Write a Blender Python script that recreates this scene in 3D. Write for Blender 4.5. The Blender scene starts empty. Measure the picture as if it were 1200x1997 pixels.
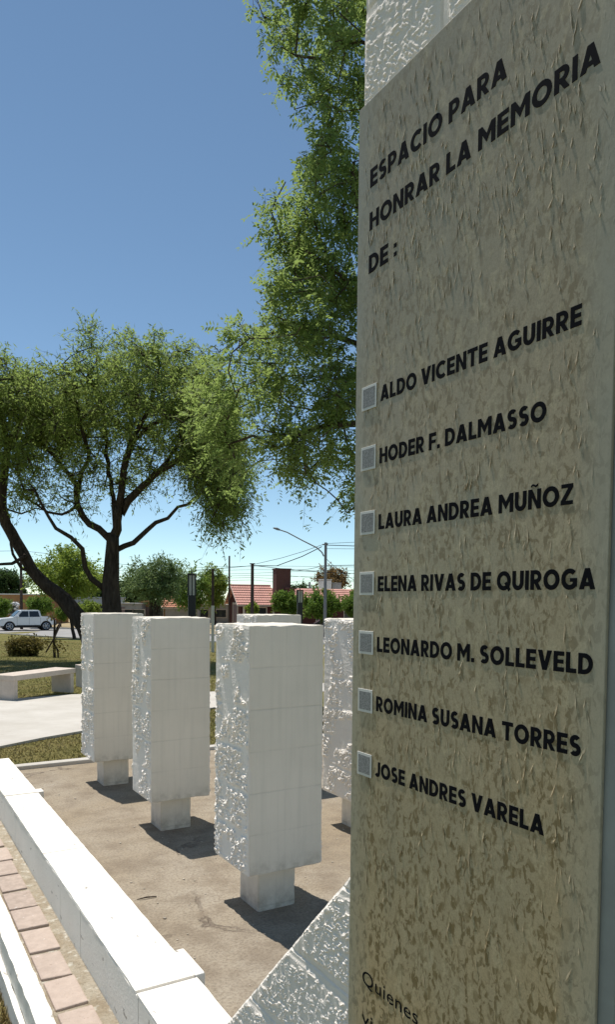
import bpy, bmesh, math, random
import numpy as np
from mathutils import Vector, Matrix

scene = bpy.context.scene
COL = scene.collection
R = math.radians

# ------------------------------------------------------------------ camera
F_PX, CY_PX, PITCH, ROLL, YAW, EYE = 1429.875, 1240.29, -0.0482, 0.0094, 0.5386, 1.5417
fw = Vector((0, math.cos(PITCH), math.sin(PITCH)))
up0 = Vector((0, -math.sin(PITCH), math.cos(PITCH)))
r0 = Vector((1, 0, 0))
cr, sr = math.cos(ROLL), math.sin(ROLL)
rt = cr * r0 + sr * up0
up = -sr * r0 + cr * up0
cam_d = bpy.data.cameras.new('camera')
cam = bpy.data.objects.new('camera', cam_d)
COL.objects.link(cam)
m = Matrix.Identity(4)
for i in range(3):
    m[i][0], m[i][1], m[i][2] = rt[i], up[i], -fw[i]
m[2][3] = EYE
cam.matrix_world = m
cam_d.sensor_fit = 'VERTICAL'
cam_d.sensor_height = 36.0
cam_d.lens = F_PX / 1997 * 36.0
cam_d.shift_y = (CY_PX - 998.5) / 1997
cam_d.clip_start = 0.02
cam_d.clip_end = 5000
scene.camera = cam

SY, CYW = math.sin(YAW), math.cos(YAW)
U = Vector((-SY, CYW, 0))          # along the memorial wall, away from the viewer
V = Vector((CYW, SY, 0))           # across it, to the right

# ------------------------------------------------------------------ light
sun_dir = (U * 0.362 - V * 0.055 + Vector((0, 0, 1))).normalized()
SUN_EL = math.asin(sun_dir.z)
SUN_AZ = math.atan2(sun_dir.x, sun_dir.y)      # clockwise from +Y
world = bpy.data.worlds.new('World')
scene.world = world
world.use_nodes = True
wn = world.node_tree
wn.nodes.clear()
sky = wn.nodes.new('ShaderNodeTexSky')
sky.sky_type = 'NISHITA'
sky.sun_disc = False
sky.sun_elevation = SUN_EL
sky.sun_rotation = SUN_AZ
sky.altitude = 3000
sky.air_density = 1.0
sky.dust_density = 0.0
sky.ozone_density = 1.6
bg = wn.nodes.new('ShaderNodeBackground')
bg.inputs['Strength'].default_value = 0.12
wo = wn.nodes.new('ShaderNodeOutputWorld')
wb = wn.nodes.new('ShaderNodeMix')            # white balance of the camera
wb.data_type = 'RGBA'; wb.blend_type = 'MULTIPLY'
wb.inputs[0].default_value = 1.0
wb.inputs[7].default_value = (1.06, 1.115, 1.0, 1)
wn.links.new(sky.outputs[0], wb.inputs[6])
wn.links.new(wb.outputs[2], bg.inputs['Color'])
wn.links.new(bg.outputs[0], wo.inputs['Surface'])
sd = bpy.data.lights.new('sun', 'SUN')
sd.energy = 4.8
sd.angle = R(0.5)
sd.color = (1.0, 0.955, 0.89)
so = bpy.data.objects.new('sun', sd)
COL.objects.link(so)
so.rotation_euler = sun_dir.to_track_quat('Z', 'Y').to_euler()
scene.view_settings.view_transform = 'Standard'
scene.view_settings.look = 'None'
scene.view_settings.exposure = 0.17
scene.view_settings.gamma = 1.0
scene.render.engine = 'CYCLES'
scene.cycles.max_bounces = 8
scene.cycles.transparent_max_bounces = 8

# ------------------------------------------------------------------ helpers
def at(px, py, Y):
    """world point seen at photo pixel (px, py) at forward distance Y"""
    D = fw + rt * ((px - 600) / F_PX) + up * ((CY_PX - py) / F_PX)
    return Vector((0, 0, EYE)) + D * (Y / D.y)

def gz(x, y):
    """height of the lawn and street"""
    return -0.03 * min(max(y - 8.0, 0.0), 45.7)

def tag(o, label=None, cat=None, group=None, kind=None):
    if label: o['label'] = label
    if cat: o['category'] = cat
    if group: o['group'] = group
    if kind: o['kind'] = kind
    return o

def empty(name, label, cat, loc=(0, 0, 0), rz=0.0, group=None):
    o = bpy.data.objects.new(name, None)
    COL.objects.link(o)
    o.location = loc
    o.rotation_euler = (0, 0, rz)
    return tag(o, label, cat, group)

def link(name, me, material, parent=None):
    o = bpy.data.objects.new(name, me)
    COL.objects.link(o)
    if material is not None and len(me.materials) == 0:
        me.materials.append(material)
    if parent is not None:
        o.parent = parent
    return o

def obj(name, bm, material, parent=None, smooth=False):
    me = bpy.data.meshes.new(name)
    bmesh.ops.recalc_face_normals(bm, faces=bm.faces[:])
    bm.to_mesh(me)
    bm.free()
    me.polygons.foreach_set('use_smooth', [bool(smooth)] * len(me.polygons))
    return link(name, me, material, parent)

def mesh_np(name, verts, faces, material, parent=None, smooth=False):
    """faces: (N,k) int array, all the same size"""
    verts = np.asarray(verts, dtype=np.float32)
    faces = np.asarray(faces, dtype=np.int32)
    n, k = faces.shape
    me = bpy.data.meshes.new(name)
    me.vertices.add(len(verts))
    me.vertices.foreach_set('co', verts.ravel())
    me.loops.add(n * k)
    me.loops.foreach_set('vertex_index', faces.ravel())
    me.polygons.add(n)
    me.polygons.foreach_set('loop_start', np.arange(0, n * k, k, dtype=np.int32))
    me.polygons.foreach_set('loop_total', np.full(n, k, dtype=np.int32))
    me.polygons.foreach_set('use_smooth', np.full(n, bool(smooth)))
    me.update(calc_edges=True)
    return link(name, me, material, parent)

def box(bm, x0, x1, y0, y1, z0, z1, bevel=0.0):
    vs = [bm.verts.new(p) for p in ((x0, y0, z0), (x1, y0, z0), (x1, y1, z0), (x0, y1, z0),
                                    (x0, y0, z1), (x1, y0, z1), (x1, y1, z1), (x0, y1, z1))]
    fs = [bm.faces.new([vs[i] for i in q]) for q in ((0, 3, 2, 1), (4, 5, 6, 7), (0, 1, 5, 4), (1, 2, 6, 5), (2, 3, 7, 6), (3, 0, 4, 7))]
    if bevel:
        es = {e for f in fs for e in f.edges}
        bmesh.ops.bevel(bm, geom=list(es), offset=bevel, segments=2, affect='EDGES', profile=0.5)
    return bm

def BM(): return bmesh.new()

def prism(bm, pts, axis, t0, t1):
    """extrude a 2-D outline along an axis: 'x' -> pts are (y,z); 'y' -> (x,z); 'z' -> (x,y)"""
    def p(a, b, t):
        return {'x': (t, a, b), 'y': (a, t, b), 'z': (a, b, t)}[axis]
    A = [bm.verts.new(p(a, b, t0)) for a, b in pts]
    B = [bm.verts.new(p(a, b, t1)) for a, b in pts]
    n = len(pts)
    bm.faces.new(A); bm.faces.new(B[::-1])
    for i in range(n):
        bm.faces.new((A[i], B[i], B[(i + 1) % n], A[(i + 1) % n]))
    return bm

def tube(bm, pts, rads, seg=6, caps=True):
    pts = [Vector(p) for p in pts]
    if not hasattr(rads, '__len__'): rads = [rads] * len(pts)
    rings = []
    prev = None
    for i, p in enumerate(pts):
        t = (pts[min(i + 1, len(pts) - 1)] - pts[max(i - 1, 0)]).normalized()
        if prev is None:
            a = t.orthogonal().normalized()
        else:
            a = (prev - t * prev.dot(t))
            a = a.normalized() if a.length > 1e-6 else t.orthogonal().normalized()
        prev = a
        b = t.cross(a)
        rings.append([bm.verts.new(p + (a * math.cos(2 * math.pi * k / seg) + b * math.sin(2 * math.pi * k / seg)) * rads[i]) for k in range(seg)])
    for i in range(len(rings) - 1):
        for k in range(seg):
            bm.faces.new((rings[i][k], rings[i][(k + 1) % seg], rings[i + 1][(k + 1) % seg], rings[i + 1][k]))
    if caps:
        bm.faces.new(rings[0][::-1]); bm.faces.new(rings[-1])
    return bm

def cyl(bm, c, r, h, seg=16, r2=None):
    return tube(bm, [c, (c[0], c[1], c[2] + h)], [r, r if r2 is None else r2], seg)

def hashf(ix, iy, seed):
    h = (ix.astype(np.int64) * 374761393 + iy.astype(np.int64) * 668265263 + seed * 1442695041) & 0x7fffffff
    h = ((h ^ (h >> 13)) * 1274126177) & 0x7fffffff
    return ((h ^ (h >> 16)) & 0xffff) / 65535.0

def vnoise(x, y, seed=0):
    ix, iy = np.floor(x), np.floor(y)
    fx, fy = x - ix, y - iy
    fx = fx * fx * (3 - 2 * fx); fy = fy * fy * (3 - 2 * fy)
    a, b = hashf(ix, iy, seed), hashf(ix + 1, iy, seed)
    c, d = hashf(ix, iy + 1, seed), hashf(ix + 1, iy + 1, seed)
    return (a * (1 - fx) + b * fx) * (1 - fy) + (c * (1 - fx) + d * fx) * fy

def sstep(e0, e1, x):
    t = np.clip((x - e0) / (e1 - e0), 0, 1)
    return t * t * (3 - 2 * t)

# ------------------------------------------------------------------ materials
class NT:
    """small helper for node materials"""
    def __init__(s, name, rough=0.7, spec=0.3):
        s.m = bpy.data.materials.new(name)
        s.m.use_nodes = True
        s.t = s.m.node_tree
        s.t.nodes.clear()
        s.out = s.t.nodes.new('ShaderNodeOutputMaterial')
        s.b = s.t.nodes.new('ShaderNodeBsdfPrincipled')
        s.t.links.new(s.b.outputs[0], s.out.inputs[0])
        s.b.inputs['Roughness'].default_value = rough
        s.b.inputs['Specular IOR Level'].default_value = spec
        s._c = None
    def n(s, kind, **kw):
        nd = s.t.nodes.new(kind)
        for k, v in kw.items(): setattr(nd, k, v)
        return nd
    def set(s, inp, v):
        if isinstance(v, bpy.types.NodeSocket): s.t.links.new(v, inp)
        else:
            if isinstance(v, (tuple, list)) and len(v) == 3 and inp.type == 'RGBA': v = (*v, 1)
            inp.default_value = v
    def coord(s, kind='Object'):
        if s._c is None: s._c = s.n('ShaderNodeTexCoord')
        return s._c.outputs[kind]
    def mapping(s, scale=(1, 1, 1), vec=None, loc=(0, 0, 0)):
        mp = s.n('ShaderNodeMapping')
        s.set(mp.inputs[0], vec if vec is not None else s.coord())
        mp.inputs['Scale'].default_value = scale
        mp.inputs['Location'].default_value = loc
        return mp.outputs[0]
    def noise(s, scale, detail=4, rough=0.55, vec=None, dist=0.0):
        nd = s.n('ShaderNodeTexNoise')
        s.set(nd.inputs['Vector'], vec if vec is not None else s.coord())
        nd.inputs['Scale'].default_value = scale
        nd.inputs['Detail'].default_value = detail
        nd.inputs['Roughness'].default_value = rough
        nd.inputs['Distortion'].default_value = dist
        return nd.outputs[0]
    def voro(s, scale, vec=None, feature='F1', out='Distance'):
        nd = s.n('ShaderNodeTexVoronoi', feature=feature)
        s.set(nd.inputs['Vector'], vec if vec is not None else s.coord())
        nd.inputs['Scale'].default_value = scale
        return nd.outputs[out]
    def ramp(s, fac, stops, interp='LINEAR'):
        nd = s.n('ShaderNodeValToRGB')
        s.set(nd.inputs[0], fac)
        cr = nd.color_ramp
        cr.interpolation = interp
        while len(cr.elements) < len(stops): cr.elements.new(0.5)
        for e, (p, c) in zip(cr.elements, stops):
            e.position = p
            e.color = (c, c, c, 1) if not hasattr(c, '__len__') else (*c, 1)
        return nd.outputs[0]
    def mix(s, fac, a, b, mode='MIX'):
        nd = s.n('ShaderNodeMix', data_type='RGBA', blend_type=mode)
        s.set(nd.inputs[0], fac); s.set(nd.inputs[6], a); s.set(nd.inputs[7], b)
        return nd.outputs[2]
    def math(s, op, a, b=0.0, c=0.0):
        nd = s.n('ShaderNodeMath', operation=op)
        s.set(nd.inputs[0], a); s.set(nd.inputs[1], b)
        if op in ('MULTIPLY_ADD', 'SMOOTH_MIN'): s.set(nd.inputs[2], c)
        return nd.outputs[0]
    def sep(s, vec=None):
        nd = s.n('ShaderNodeSeparateXYZ')
        s.set(nd.inputs[0], vec if vec is not None else s.coord())
        return nd.outputs
    def color(s, v): s.set(s.b.inputs['Base Color'], v); return s
    def rough(s, v): s.set(s.b.inputs['Roughness'], v); return s
    def bump(s, h, strength=0.5, dist=0.01, prev=None):
        nd = s.n('ShaderNodeBump')
        nd.inputs['Strength'].default_value = strength
        nd.inputs['Distance'].default_value = dist
        s.set(nd.inputs['Height'], h)
        if prev is not None: s.set(nd.inputs['Normal'], prev)
        s.t.links.new(nd.outputs[0], s.b.inputs['Normal'])
        return nd.outputs[0]

def plain(name, col, rough=0.6, spec=0.3, var=0.12, scale=6.0, bump=0.0, metal=0.0):
    t = NT(name, rough, spec)
    n = t.noise(scale, 5, 0.6)
    lo = tuple(c * (1 - var) for c in col); hi = tuple(min(c * (1 + var), 1) for c in col)
    t.color(t.mix(t.ramp(n, [(0.3, 0.0), (0.7, 1.0)]), lo, hi))
    t.b.inputs['Metallic'].default_value = metal
    if bump: t.bump(t.noise(scale * 8, 4), bump, 0.02)
    return t.m

def mat_block():
    """white painted concrete with the faint lines of its courses and a vertical joint"""
    t = NT('painted_block', 0.9, 0.08)
    x, y, z = t.sep()[:3]
    def lines(coord, per, off, w):
        a = t.math('MULTIPLY_ADD', coord, 1 / per, off)
        f = t.math('FRACT', a)
        d = t.math('ABSOLUTE', t.math('SUBTRACT', f, 0.5))
        return t.ramp(t.math('MULTIPLY', d, per), [(0.0, 1.0), (w, 0.0)])
    wob = t.math('MULTIPLY_ADD', t.noise(9, 3), 0.012, t.math('ADD', z, -0.006))
    lh = lines(wob, 0.2, 0.5 - 0.2225 / 0.2 + 1, 0.005)
    lv = lines(t.math('MULTIPLY_ADD', t.noise(6, 2), 0.01, x), 0.208, 0.5, 0.004)
    msk = t.ramp(t.noise(3.5, 3), [(0.38, 0.15), (0.62, 1.0)])
    ln = t.math('MULTIPLY', t.math('MAXIMUM', lh, t.math('MULTIPLY', lv, 0.45)), msk)
    base = t.mix(t.ramp(t.noise(2.2, 5, 0.6), [(0.35, 0.0), (0.7, 1.0)]), (0.82, 0.755, 0.645), (0.735, 0.675, 0.57))
    streak = t.noise(1.0, 4, 0.6, vec=t.mapping((26, 26, 1.2)))
    top = t.ramp(z, [(0.15, 0.0), (1.0, 0.35)])
    base = t.mix(t.math('MULTIPLY', t.ramp(streak, [(0.48, 0.0), (0.75, 0.5)]), 0.6), base, (0.56, 0.53, 0.44))
    base = t.mix(t.math('MULTIPLY', ln, 0.36), base, (0.38, 0.35, 0.29))
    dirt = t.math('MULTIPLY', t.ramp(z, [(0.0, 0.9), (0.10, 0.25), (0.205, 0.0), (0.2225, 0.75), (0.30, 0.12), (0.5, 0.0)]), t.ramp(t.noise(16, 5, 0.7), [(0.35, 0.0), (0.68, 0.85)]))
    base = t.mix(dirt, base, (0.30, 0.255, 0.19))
    chips = t.ramp(t.noise(38, 2, 0.5), [(0.735, 0.0), (0.755, 1.0)])
    cm = t.math('MULTIPLY', chips, t.math('MAXIMUM', t.math('MULTIPLY', lh, 1.0), t.ramp(t.noise(4, 2), [(0.66, 0.0), (0.72, 0.8)])))
    base = t.mix(cm, base, (0.16, 0.14, 0.12))
    t.color(base)
    h = t.math('SUBTRACT', t.math('MULTIPLY', t.noise(60, 4, 0.6), 0.5), t.math('ADD', t.math('MULTIPLY', ln, 0.7), cm))
    t.bump(h, 0.35, 0.006)
    return t.m

def mat_rough(name='split_face', col=(0.83, 0.765, 0.68), worm=60, st=0.15):
    t = NT(name, 0.95, 0.03)
    base = t.mix(t.ramp(t.noise(3, 4), [(0.35, 0.0), (0.7, 1.0)]), col, tuple(c * 0.93 for c in col))
    t.color(base)
    h = t.math('ADD', t.noise(worm, 3, 0.55, dist=0.6), t.math('MULTIPLY', t.noise(worm * 3, 2), 0.3))
    t.bump(h, st, 0.008)
    return t.m

def mat_whitewash():
    t = NT('white_paint', 0.7, 0.3)
    base = t.mix(t.ramp(t.noise(3, 5, 0.65), [(0.35, 0.0), (0.75, 1.0)]), (0.84, 0.795, 0.71), (0.76, 0.715, 0.63))
    sp = t.ramp(t.noise(30, 3, 0.6, vec=t.mapping((1.0, 0.35, 1.0))), [(0.665, 0.0), (0.695, 1.0)])
    t.color(t.mix(t.math('MULTIPLY', sp, 0.75), base, (0.25, 0.22, 0.18)))
    t.bump(t.noise(70, 4, 0.65), 0.4, 0.006)
    return t.m

def mat_plaque():
    t = NT('mottled_panel', 0.42, 0.4)
    x, y, z = t.sep()[:3]
    zz = t.math('MULTIPLY', t.math('SUBTRACT', z, 0.7), 1 / 1.7)
    big = t.noise(3, 3)
    c0 = t.mix(zz, (0.57, 0.415, 0.22), (0.375, 0.32, 0.22))
    c0 = t.mix(t.ramp(big, [(0.35, 0.0), (0.65, 0.6)]), c0, (0.37, 0.325, 0.215))
    v1 = t.mapping((1, 1, 0.6))
    m1 = t.noise(100, 4, 0.6, vec=v1, dist=0.7)
    m2 = t.noise(34, 3, 0.55, vec=v1, dist=0.6)
    mm = t.math('MULTIPLY', t.ramp(m1, [(0.50, 0.0), (0.56, 1.0)]), t.ramp(m2, [(0.36, 0.10), (0.52, 1.0)]))
    strength = t.math('MULTIPLY', t.ramp(zz, [(0.0, 1.0), (0.5, 0.75), (1.0, 0.38)]), 0.95)
    c1 = t.mix(t.math('MULTIPLY', mm, strength), c0, (0.165, 0.11, 0.035))
    lt = t.ramp(t.noise(46, 3, 0.6, vec=t.mapping((1, 1, 0.6), loc=(3, 7, 2)), dist=0.8), [(0.54, 0.0), (0.64, 1.0)])
    c1 = t.mix(t.math('MULTIPLY', lt, 0.35), c1, (0.62, 0.52, 0.32))
    c1 = t.mix(t.ramp(t.noise(420, 2, 0.6), [(0.35, 0.35), (0.6, 0.0)]), c1, (0.22, 0.18, 0.10))
    stn = t.ramp(t.noise(1.0, 4, 0.6, vec=t.mapping((16, 16, 0.9))), [(0.52, 0.0), (0.72, 0.35)])
    c1 = t.mix(stn, c1, (0.27, 0.245, 0.175))
    # grey-green margin near both long edges
    ed = t.math('MINIMUM', t.math('SUBTRACT', y, 0.5629), t.math('SUBTRACT', 1.0935, y))
    e = t.ramp(t.math('MULTIPLY_ADD', t.noise(11, 3), 0.03, ed), [(0.012, 1.0), (0.075, 0.0)])
    c1 = t.mix(t.math('MULTIPLY', e, 0.7), c1, (0.36, 0.345, 0.265))
    t.color(c1)
    st = t.noise(1.0, 3, 0.6, vec=t.mapping((150, 150, 30)), dist=0.8)
    h = t.math('ADD', t.math('MULTIPLY', t.ramp(st, [(0.55, 0.0), (0.75, 1.0)]), 0.9), t.math('MULTIPLY', t.noise(140, 3), 0.25))
    t.bump(h, 0.16, 0.0012)
    t.rough(t.ramp(m2, [(0.3, 0.36), (0.7, 0.55)]))
    return t.m

def mat_sand():
    t = NT('sandy_screed', 0.9, 0.15)
    big = t.noise(0.9, 5, 0.6)
    mid = t.noise(4.5, 6, 0.65)
    fine = t.noise(70, 4, 0.7)
    c = t.mix(t.ramp(big, [(0.35, 0.0), (0.65, 1.0)]), (0.31, 0.25, 0.172), (0.37, 0.32, 0.25))
    c = t.mix(t.ramp(mid, [(0.44, 0.0), (0.62, 0.75)]), c, (0.225, 0.18, 0.13))
    c = t.mix(t.ramp(fine, [(0.34, 0.62), (0.56, 0.0)]), c, (0.16, 0.125, 0.09))
    c = t.mix(t.ramp(t.noise(120, 2), [(0.68, 0.0), (0.78, 0.6)]), c, (0.52, 0.46, 0.37))
    lines = t.voro(0.55, vec=t.mapping((1, 1, 1), vec=t.coord()), feature='DISTANCE_TO_EDGE')
    wob = t.math('MULTIPLY_ADD', t.noise(5, 4), 0.12, lines)
    crack = t.ramp(wob, [(0.052, 0.0), (0.058, 1.0), (0.062, 1.0), (0.068, 0.0)])
    cm = t.math('MULTIPLY', crack, t.ramp(t.noise(1.3, 2), [(0.50, 0.0), (0.62, 0.7)]))
    t.color(t.mix(cm, c, (0.12, 0.09, 0.07)))
    h = t.math('ADD', t.math('MULTIPLY', mid, 0.6), t.math('MULTIPLY', fine, 0.35))
    t.bump(t.math('SUBTRACT', h, cm), 0.8, 0.025)
    return t.m

def mat_lawn():
    t = NT('lawn_ground', 0.95, 0.1)
    a = t.noise(0.35, 5, 0.6)
    b = t.noise(3, 6, 0.7)
    c = t.mix(t.ramp(a, [(0.35, 0.0), (0.65, 1.0)]), (0.17, 0.16, 0.045), (0.27, 0.215, 0.085))
    c = t.mix(t.ramp(b, [(0.35, 0.6), (0.65, 0.0)]), c, (0.11, 0.115, 0.03))
    c = t.mix(t.ramp(t.noise(40, 4, 0.7), [(0.35, 0.5), (0.6, 0.0)]), c, (0.09, 0.08, 0.03))
    t.color(c)
    t.bump(t.noise(35, 5, 0.7), 0.8, 0.04)
    return t.m

def mat_path():
    t = NT('pale_concrete', 0.85, 0.2)
    c = t.mix(t.ramp(t.noise(1.2, 5, 0.6), [(0.35, 0.0), (0.65, 1.0)]), (0.45, 0.415, 0.36), (0.54, 0.505, 0.45))
    c = t.mix(t.ramp(t.noise(9, 6, 0.7), [(0.56, 0.0), (0.75, 0.5)]), c, (0.36, 0.32, 0.265))
    c = t.mix(t.ramp(t.noise(30, 3), [(0.72, 0.0), (0.76, 0.7)]), c, (0.25, 0.2, 0.16))
    t.color(c)
    t.bump(t.noise(40, 5, 0.7), 0.4, 0.01)
    return t.m

def mat_brick(name='clay_paver', col=(0.41, 0.325, 0.265)):
    t = NT(name, 0.85, 0.2)
    oi = t.n('ShaderNodeNewGeometry').outputs['Random Per Island']
    c = t.mix(oi, tuple(k * 0.86 for k in col), tuple(min(1, k * 1.12) for k in col))
    c = t.mix(t.ramp(t.noise(22, 5, 0.65), [(0.4, 0.0), (0.75, 0.75)]), c, tuple(min(1, k * 1.3 + .03) for k in col))
    c = t.mix(t.ramp(t.noise(80, 3), [(0.66, 0.0), (0.74, 0.7)]), c, (0.26, 0.17, 0.13))
    c = t.mix(t.ramp(t.noise(14, 3, 0.6, vec=t.mapping(loc=(4, 2, 1))), [(0.70, 0.0), (0.74, 0.9 if col[0] > .3 else 0.0)]), c, (0.78, 0.75, 0.7))
    t.color(c)
    t.bump(t.noise(60, 5, 0.7), 0.6, 0.008)
    return t.m

def mat_mortar():
    t = NT('sandy_mortar', 0.95, 0.1)
    c = t.mix(t.ramp(t.noise(9, 6, 0.7), [(0.35, 0.0), (0.65, 1.0)]), (0.36, 0.29, 0.20), (0.50, 0.44, 0.34))
    c = t.mix(t.ramp(t.noise(22, 4, 0.6, vec=t.mapping(loc=(9, 1, 5))), [(0.56, 0.0), (0.66, 0.85)]), c, (0.68, 0.64, 0.54))
    c = t.mix(t.ramp(t.noise(60, 4, 0.7), [(0.3, 0.5), (0.5, 0.0)]), c, (0.15, 0.12, 0.08))
    t.color(c)
    t.bump(t.noise(45, 6, 0.75), 0.9, 0.02)
    return t.m

def mat_leaf(name, lo, hi, trans=0.35):
    t = NT(name, 0.6, 0.15)
    rnd = t.n('ShaderNodeNewGeometry').outputs['Random Per Island']
    c = t.mix(rnd, lo, hi)
    c = t.mix(t.ramp(t.noise(0.55, 3), [(0.35, 0.0), (0.7, 0.6)]), c, tuple(h * 1.12 for h in hi))
    t.color(c)
    tr = t.n('ShaderNodeBsdfTranslucent')
    t.set(tr.inputs[0], t.mix(0.6, c, tuple(min(1, h * 2.1) for h in hi)))
    mx = t.n('ShaderNodeMixShader')
    mx.inputs[0].default_value = trans
    t.t.links.new(t.b.outputs[0], mx.inputs[1])
    t.t.links.new(tr.outputs[0], mx.inputs[2])
    t.t.links.new(mx.outputs[0], t.out.inputs[0])
    return t.m

def mat_bark(name='bark', col=(0.06, 0.045, 0.035)):
    t = NT(name, 0.95, 0.1)
    n = t.noise(1.0, 5, 0.65, vec=t.mapping((14, 14, 3)))
    t.color(t.mix(t.ramp(n, [(0.35, 0.0), (0.7, 1.0)]), tuple(c * 0.6 for c in col), tuple(c * 1.7 for c in col)))
    t.bump(n, 0.9, 0.05)
    return t.m

def mat_tiles(name, col):
    t = NT(name, 0.8, 0.2)
    x, y, z = t.sep()[:3]
    c = t.mix(t.ramp(t.noise(1.2, 5, 0.65), [(0.35, 0.0), (0.65, 1.0)]), col, tuple(min(1, k * 1.25) for k in col))
    c = t.mix(t.ramp(t.noise(7, 4), [(0.4, 0.35), (0.6, 0.0)]), c, tuple(k * 0.55 for k in col))
    c = t.mix(t.ramp(t.noise(14, 3, vec=t.mapping(loc=(5, 5, 5))), [(0.55, 0.0), (0.72, 0.6)]), c, (0.62, 0.47, 0.40))
    t.color(c)
    return t.m

M = {
    'block': mat_block(), 'rough': mat_rough(), 'white': mat_whitewash(), 'wallrough': mat_rough('rustic_white_block', (0.86, 0.78, 0.69), 140, 0.2),
    'plaque': mat_plaque(), 'sand': mat_sand(), 'lawn': mat_lawn(), 'path': mat_path(), 'brick': mat_brick(), 'mortar': mat_mortar(),
    'ink': plain('black_lettering', (0.007, 0.007, 0.009), 0.85, 0.08, 0.1),
    'zinc': plain('grey_metal_frame', (0.30, 0.31, 0.29), 0.45, 0.4, 0.15, 9),
    'tile': plain('grey_tag', (0.27, 0.265, 0.25), 0.6, 0.15, 0.45, 420),
    'tilerim': plain('white_tag_rim', (0.66, 0.64, 0.58), 0.45, 0.3, 0.05),
    'bark': mat_bark(), 'bark2': mat_bark('grey_bark', (0.085, 0.065, 0.05)),
    'asphalt': plain('street_asphalt', (0.30, 0.29, 0.275), 0.9, 0.15, 0.12, 0.6, 0.3),
    'verge': plain('dry_verge', (0.34, 0.27, 0.16), 0.95, 0.1, 0.3, 0.9, 0.3),
    'kerbgrey': plain('grey_kerb', (0.42, 0.40, 0.36), 0.9, 0.15, 0.15, 5),
    'benchcon': plain('bench_concrete', (0.54, 0.46, 0.385), 0.85, 0.2, 0.12, 7, 0.25),
    'blackmetal': plain('black_painted_metal', (0.018, 0.018, 0.02), 0.45, 0.4, 0.15),
    'frost': plain('frosted_lantern_glass', (0.62, 0.60, 0.54), 0.35, 0.4, 0.08),
    'woodpole': plain('dark_pole_wood', (0.075, 0.055, 0.045), 0.9, 0.1, 0.25, 5),
    'polegrey': plain('grey_pole', (0.20, 0.20, 0.20), 0.8, 0.2, 0.15, 4),
    'polewhite': plain('whitewashed_pole', (0.55, 0.53, 0.49), 0.85, 0.2, 0.12, 6),
    'wire': plain('black_cable', (0.03, 0.03, 0.035), 0.6, 0.2, 0.05),
}

# ------------------------------------------------------------------ ground, path, street (the setting)
def build_lawn():
    def axis(fine_lo, fine_hi, step, far):
        a = list(np.arange(fine_lo, fine_hi + 1e-6, step))
        d = step; x = a[-1]
        while x < far: d *= 1.35; x += d; a.append(x)
        d = step; x = a[0]
        while x > -far: d *= 1.35; x -= d; a.insert(0, x)
        return np.array(a)
    xs, ys = axis(-26, 12, 0.25, 2500), axis(-3, 60, 0.25, 2500)
    X, Y = np.meshgrid(xs, ys)
    A = -SY * X + CYW * Y; W = CYW * X + SY * Y
    base = -0.03 * np.clip(Y - 8, 0, 45.7) - 0.02
    low = (1 - sstep(6.15, 6.85, A)) * (1 - sstep(5.0, 5.8, W))
    Z = base - 0.19 * low + (vnoise(X * 0.9, Y * 0.9, 3) - 0.5) * 0.02 * (1 - low) + (vnoise(X * .25, Y * .25, 8) - .5) * .06 * sstep(9, 14, Y)
    n = len(xs); idx = np.arange(len(ys) * n).reshape(len(ys), n)
    q = np.stack([idx[:-1, :-1], idx[:-1, 1:], idx[1:, 1:], idx[1:, :-1]], -1).reshape(-1, 4)
    o = mesh_np('lawn', np.stack([X, Y, Z], -1).reshape(-1, 3), q, M['lawn'], smooth=True)
    tag(o, kind='structure')
build_lawn()

def local(o):
    """put an object built in (across, along, up) coordinates in place"""
    o.rotation_euler = (0, 0, YAW)
    return o

# courtyard slab: local x = across (v), y = along (a)
bm = BM(); box(bm, 0.80, 4.7, -2.0, 6.90, -0.5, 0.0)
tag(local(obj('courtyard_floor', bm, M['sand'])), kind='structure')
bm = BM(); box(bm, 0.95, 4.8, 6.903, 7.01, -0.3, 0.035, 0.01)
tag(local(obj('courtyard_kerb', bm, M['path'])), kind='structure')

def sheet(name, outline, z_off, mat, thick=0.12, kind='structure', step=0.5):
    """draped slab following the ground: outline of (x, y)"""
    bm = BM()
    vs = [bm.verts.new((x, y, 0)) for x, y in outline]
    bm.faces.new(vs)
    lo, hi = min(y for _, y in outline), max(y for _, y in outline)
    y = math.floor(lo) + step
    while y < hi:
        bmesh.ops.bisect_plane(bm, geom=bm.verts[:] + bm.edges[:] + bm.faces[:], plane_co=(0, y, 0), plane_no=(0, 1, 0))
        y += step
    ex = bmesh.ops.extrude_face_region(bm, geom=bm.faces[:])
    top = [g for g in ex['geom'] if isinstance(g, bmesh.types.BMVert)]
    ts = set(top)
    for v in bm.verts:
        v.co.z = gz(v.co.x, v.co.y) + (z_off if v in ts else z_off - thick)
    return tag(obj(name, bm, mat), kind=kind)

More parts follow.
